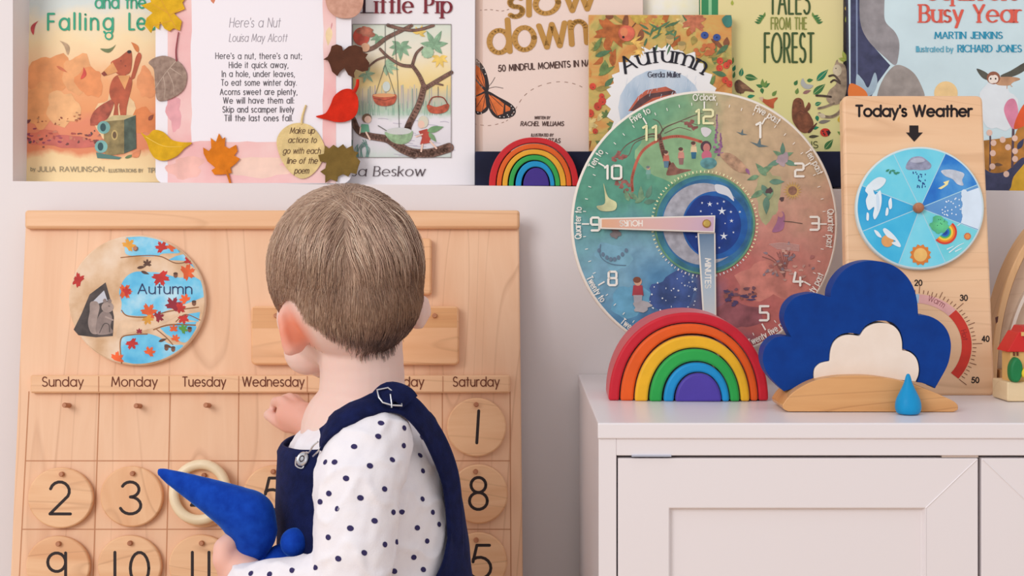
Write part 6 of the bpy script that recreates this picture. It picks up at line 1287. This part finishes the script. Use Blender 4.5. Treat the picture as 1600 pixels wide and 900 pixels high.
def bth(y):
    for i in range(len(bk_in)-1):
        if y <= bk_in[i+1][0] or i == len(bk_in)-2: a, c = bk_in[i], bk_in[i+1]; return a[1]+(c[1]-a[1])*(y-a[0])/(c[0]-a[0])
def backp(u, v):
    y = 690+245*u; k = bth(y); th = 180-k+2*k*v; off = .0075+.0010*math.exp(-((1-abs(2*v-1))*k/3.5)**2); p = torso(y, th, off); return p+nrm(y, th)*wr(p), nrm(y, th)
patch(40, 36, backp)
# lower part with legs
lm = MB(); yl = [908, 930, 960, 1000, 1040, 1080]
vs = [torso(min(y, 1040), t, .0085) if y <= 1040 else torso(1040, t, .004)+Vector((0, 0, -.035)) for y in yl for t in range(0, 360, 6)]; fs = []
for i in range(len(yl)-1):
    for k in range(60): fs.append([i*60+k, i*60+(k+1) % 60, (i+1)*60+(k+1) % 60, (i+1)*60+k])
fs += [list(range(60))[::-1], [(len(yl)-1)*60+k for k in range(60)]]; lm.add(vs, fs, NAVY)
for Yl in (1.190, 1.282): lm.chain([((-.120, Yl, .385), .058), ((-.120, Yl, .22), .050), ((-.119, Yl, .075), .044)], NAVY, n=16, m=12)
LV_, LF, LN = remesh(lm, .004, 6)
dg_.add(LV_, LF, NAVY)
dung = dg_.build('dungarees', pr, smooth=180, world=True)
DT = bvhtree.BVHTree.FromPolygons([Vector(v) for v in dg_.v], dg_.f)
# shoulder strap laid over shirt and neck
AV = np.vstack([SV2, BV_]); AF = SF+[[k+len(SV2) for k in f] for f in BF]
AT = bvhtree.BVHTree.FromPolygons([Vector(v) for v in AV], AF)
def strap(path, wid, name, lift, thick=.0030, par=dung, n=5):
    Q = spl(path, n=n); pts = []; nm = []
    for (px, py, Y, nx, ny, nz) in Q: pts.append(at(px, py, Y)); nm.append(Vector((nx, ny, nz)).normalized())
    q = MB(); rows = len(pts); C = 9; top = []; botm = []
    for i in range(rows):
        t = (pts[min(i+1, rows-1)]-pts[max(0, i-1)]).normalized(); n_ = (nm[i]-t*nm[i].dot(t)).normalized(); w_ = t.cross(n_)
        for j in range(C):
            s_ = -1+2*j/(C-1); bulge = (1-s_*s_)*.0012+math.exp(-((1-abs(s_))/.14)**2)*.0006; p = pts[i]+w_*s_*wid/2+n_*(bulge+lift)
            for T_ in (ST_, BT):
                l_, k_, _, _ = T_.find_nearest(p)
                if l_ is not None and (p-l_).length < .03 and (p-l_).dot(k_) < .0022+bulge: p = l_+k_*(.0022+bulge)
            top.append(p); botm.append(p-n_*thick)
    fs = []; N_ = len(top)
    for i in range(rows-1):
        for j in range(C-1): a = i*C+j; fs.append([a, a+1, a+C+1, a+C]); fs.append([N_+a, N_+a+C, N_+a+C+1, N_+a+1])
    edge = [j for j in range(C)]+[i*C+C-1 for i in range(1, rows)]+[(rows-1)*C+j for j in range(C-2, -1, -1)]+[i*C for i in range(rows-2, 0, -1)]
    for k in range(len(edge)): a, b_ = edge[k], edge[(k+1) % len(edge)]; fs.append([a, N_+a, N_+b_, b_])
    q.add(top+botm, fs, NAVY); return q.build(name, par, smooth=180, world=True)
SP_ = [(506, 689, 1.150, -.45, -.75, .5), (530, 671, 1.146, -.30, -.75, .6), (565, 645, 1.146, -.15, -.7, .7), (600, 628, 1.150, .0, -.66, .75), (632, 632, 1.156, .28, -.66, .68), (658, 655, 1.166, .6, -.62, .5), (683, 695, 1.184, .80, -.58, .2), (702, 745, 1.194, .86, -.50, .05), (709, 800, 1.196, .88, -.47, 0), (711, 860, 1.196, .88, -.47, 0), (706, 930, 1.194, .86, -.5, 0)]
strap(SP_, .0235, 'shoulder_strap', .0015)
strap([(597, 629, 1.1475, 0, -.66, .75), (610, 617, 1.150, .08, -.6, .8), (628, 622, 1.153, .26, -.62, .7), (634, 630, 1.154, .3, -.66, .68)], .020, 'strap_loop', .0048)
strap([(640, 640, 1.30, .3, -.3, .9), (668, 652, 1.29, .7, -.2, .6), (688, 700, 1.27, .95, -.1, .2), (700, 760, 1.25, 1, 0, 0)], .022, 'shoulder_strap', .0015)
q = MB(); Yb = 1.1405
q.tube([at(x, y, Yb+dy) for x, y, dy in ((589, 609, .004), (592, 621, 0), (598, 629, -.002), (612, 633, -.002), (628, 634, 0), (627, 629, .003), (621, 618, .006), (606, 606, .006))], .0008, STEEL, 8, closed=True); q.tube([at(612, 637, Yb-.003), at(612, 630, Yb-.003), at(610, 616, Yb+.001)], .0006, STEEL, 6)
q.build('buckle', dung, smooth=60, world=True, label='silver wire buckle')
h = hit(DT, 475, 718); bp_ = h[0] if h[0] else at(475, 718, 1.165); bn_ = h[1] if h[0] else Vector((-.6, -.8, 0))
if bn_.dot(CAM-bp_) < 0: bn_ = -bn_
q = MB(); q.lathe([(.0056, 0), (.0062, .0010), (.0060, .0020), (.0050, .0026), (.0040, .0021), (.0030, .0021)], STEEL, 28); q.lathe([(.0030, .0019), (.0028, .0023), (.0004, .0018)], flat((52, 36, 40), .5), 20)
me_rot = bn_.to_track_quat('Z', 'Y').to_matrix().to_4x4(); Mx = Matrix.Translation(bp_+bn_*.0006) @ me_rot
q.v = [tuple(Mx @ Vector(v)) for v in q.v]; q.build('button', dung, smooth=50, world=True, label='round silver button')
q = MB(); nb = bn_*.004
A = [at(504, 686, 1.139), at(498, 680, 1.140), at(490, 688, 1.142), at(484, 702, 1.148)]
q.tube(spl([tuple(at(497, 690, 1.1405)), tuple(at(489, 697, 1.142)), tuple(at(483, 707, 1.147)), tuple(bp_+nb+Vector((.0038, 0, .004))), tuple(bp_+nb+Vector((.002, 0, -.0075))), tuple(bp_+nb+Vector((-.004, 0, -.006))), tuple(bp_+nb+Vector((-.0035, 0, .001)))], n=6), .00075, STEEL, 6)
q.tube(spl([tuple(at(513, 689, 1.139)), tuple(at(506, 692, 1.139)), tuple(at(498, 704, 1.141)), tuple(at(489, 713, 1.147))], n=6), .00075, STEEL, 6)
q.build('wire_loop', dung, smooth=60, world=True, label='thin silver wire loop')
for Yl in (1.192, 1.280):
    q = MB(); q.chain([((-.115, Yl, .024), .024), ((-.150, Yl, .023), .023), ((-.172, Yl, .020), .019)], flat((90, 70, 60)), n=16, m=12); v_, f_, _ = remesh(q, .003, 4); v_[:, 2] = np.maximum(v_[:, 2], .0005)
    q = MB(); q.add(v_, f_, flat((120, 92, 74), .6)); q.build('shoe', pr, smooth=180, world=True)

# ================================================================== BLUE PLUSH
PL, nt, b = newmat('blue_plush'); setin(b, Roughness=.85, Specular_IOR_Level=.1, Sheen_Weight=.55, Sheen_Roughness=.35); b.inputs['Sheen Tint'].default_value = lin((110, 180, 255))
co = coords(nt); n1 = nd(nt, 'ShaderNodeTexNoise'); n1.inputs['Scale'].default_value = 120; n1.inputs['Detail'].default_value = 4; nt.links.new(co, n1.inputs['Vector']); r1 = ramp(nt, [(.3, (12, 54, 152)), (.7, (22, 72, 178))]); nt.links.new(n1.outputs[0], r1.inputs[0]); nt.links.new(r1.outputs[0], b.inputs['Base Color'])
n2 = nd(nt, 'ShaderNodeTexNoise'); n2.inputs['Scale'].default_value = 900; nt.links.new(co, n2.inputs['Vector']); bp2 = nd(nt, 'ShaderNodeBump'); bp2.inputs['Strength'].default_value = .4; bp2.inputs['Distance'].default_value = .0008; nt.links.new(n2.outputs[0], bp2.inputs['Height']); nt.links.new(bp2.outputs[0], b.inputs['Normal'])
YP = 1.170; kp = YP/F
pt = thing('plush_toy', 'bright blue plush gnome with a long pointed hood in the child\'s left hand', 'plush toy', loc=at(400, 880, YP))
def plush(name, chains, vox=.0025, sm=5):
    q = MB()
    for C in chains: q.chain([(at(x, y, YP+dy), r_*kp) for x, y, r_, dy in C], PL, n=18, m=12, den=.25)
    v_, f_, _ = remesh(q, vox, sm); q = MB(); q.add(v_, f_, PL); return q.build(name, pt, smooth=180, world=True)
plush('hood', [[(250, 737, 7, .004), (270, 747, 13, .003), (300, 761, 20, .002), (335, 778, 28, 0), (368, 795, 36, 0), (390, 808, 41, 0), (397, 828, 37, 0), (395, 848, 29, 0), (393, 868, 20, 0)], [(385, 806, 42, .001), (399, 836, 33, .001)]])
plush('neck_ruffle', [[(377, 872, 7.5, -.003), (377, 876, 7.5, -.003)], [(386, 876, 8, -.005), (387, 880, 8, -.005)], [(397, 875, 8, -.005), (398, 880, 8, -.005)], [(407, 872, 8, -.003), (407, 877, 8, -.003)], [(380, 874, 7, .004), (405, 874, 7, .004)]], .0018, 3)
plush('body', [[(395, 885, 20, .004), (405, 915, 40, .004), (412, 950, 44, .004)], [(405, 890, 14, .0), (432, 866, 14, .004), (450, 856, 13, .008)], [(440, 890, 24, -.002), (465, 885, 22, -.002), (470, 920, 26, .0)]])
plush('hand', [[(460, 847, 22.5, -.006), (460, 848, 22.5, -.006)]], .002, 2)
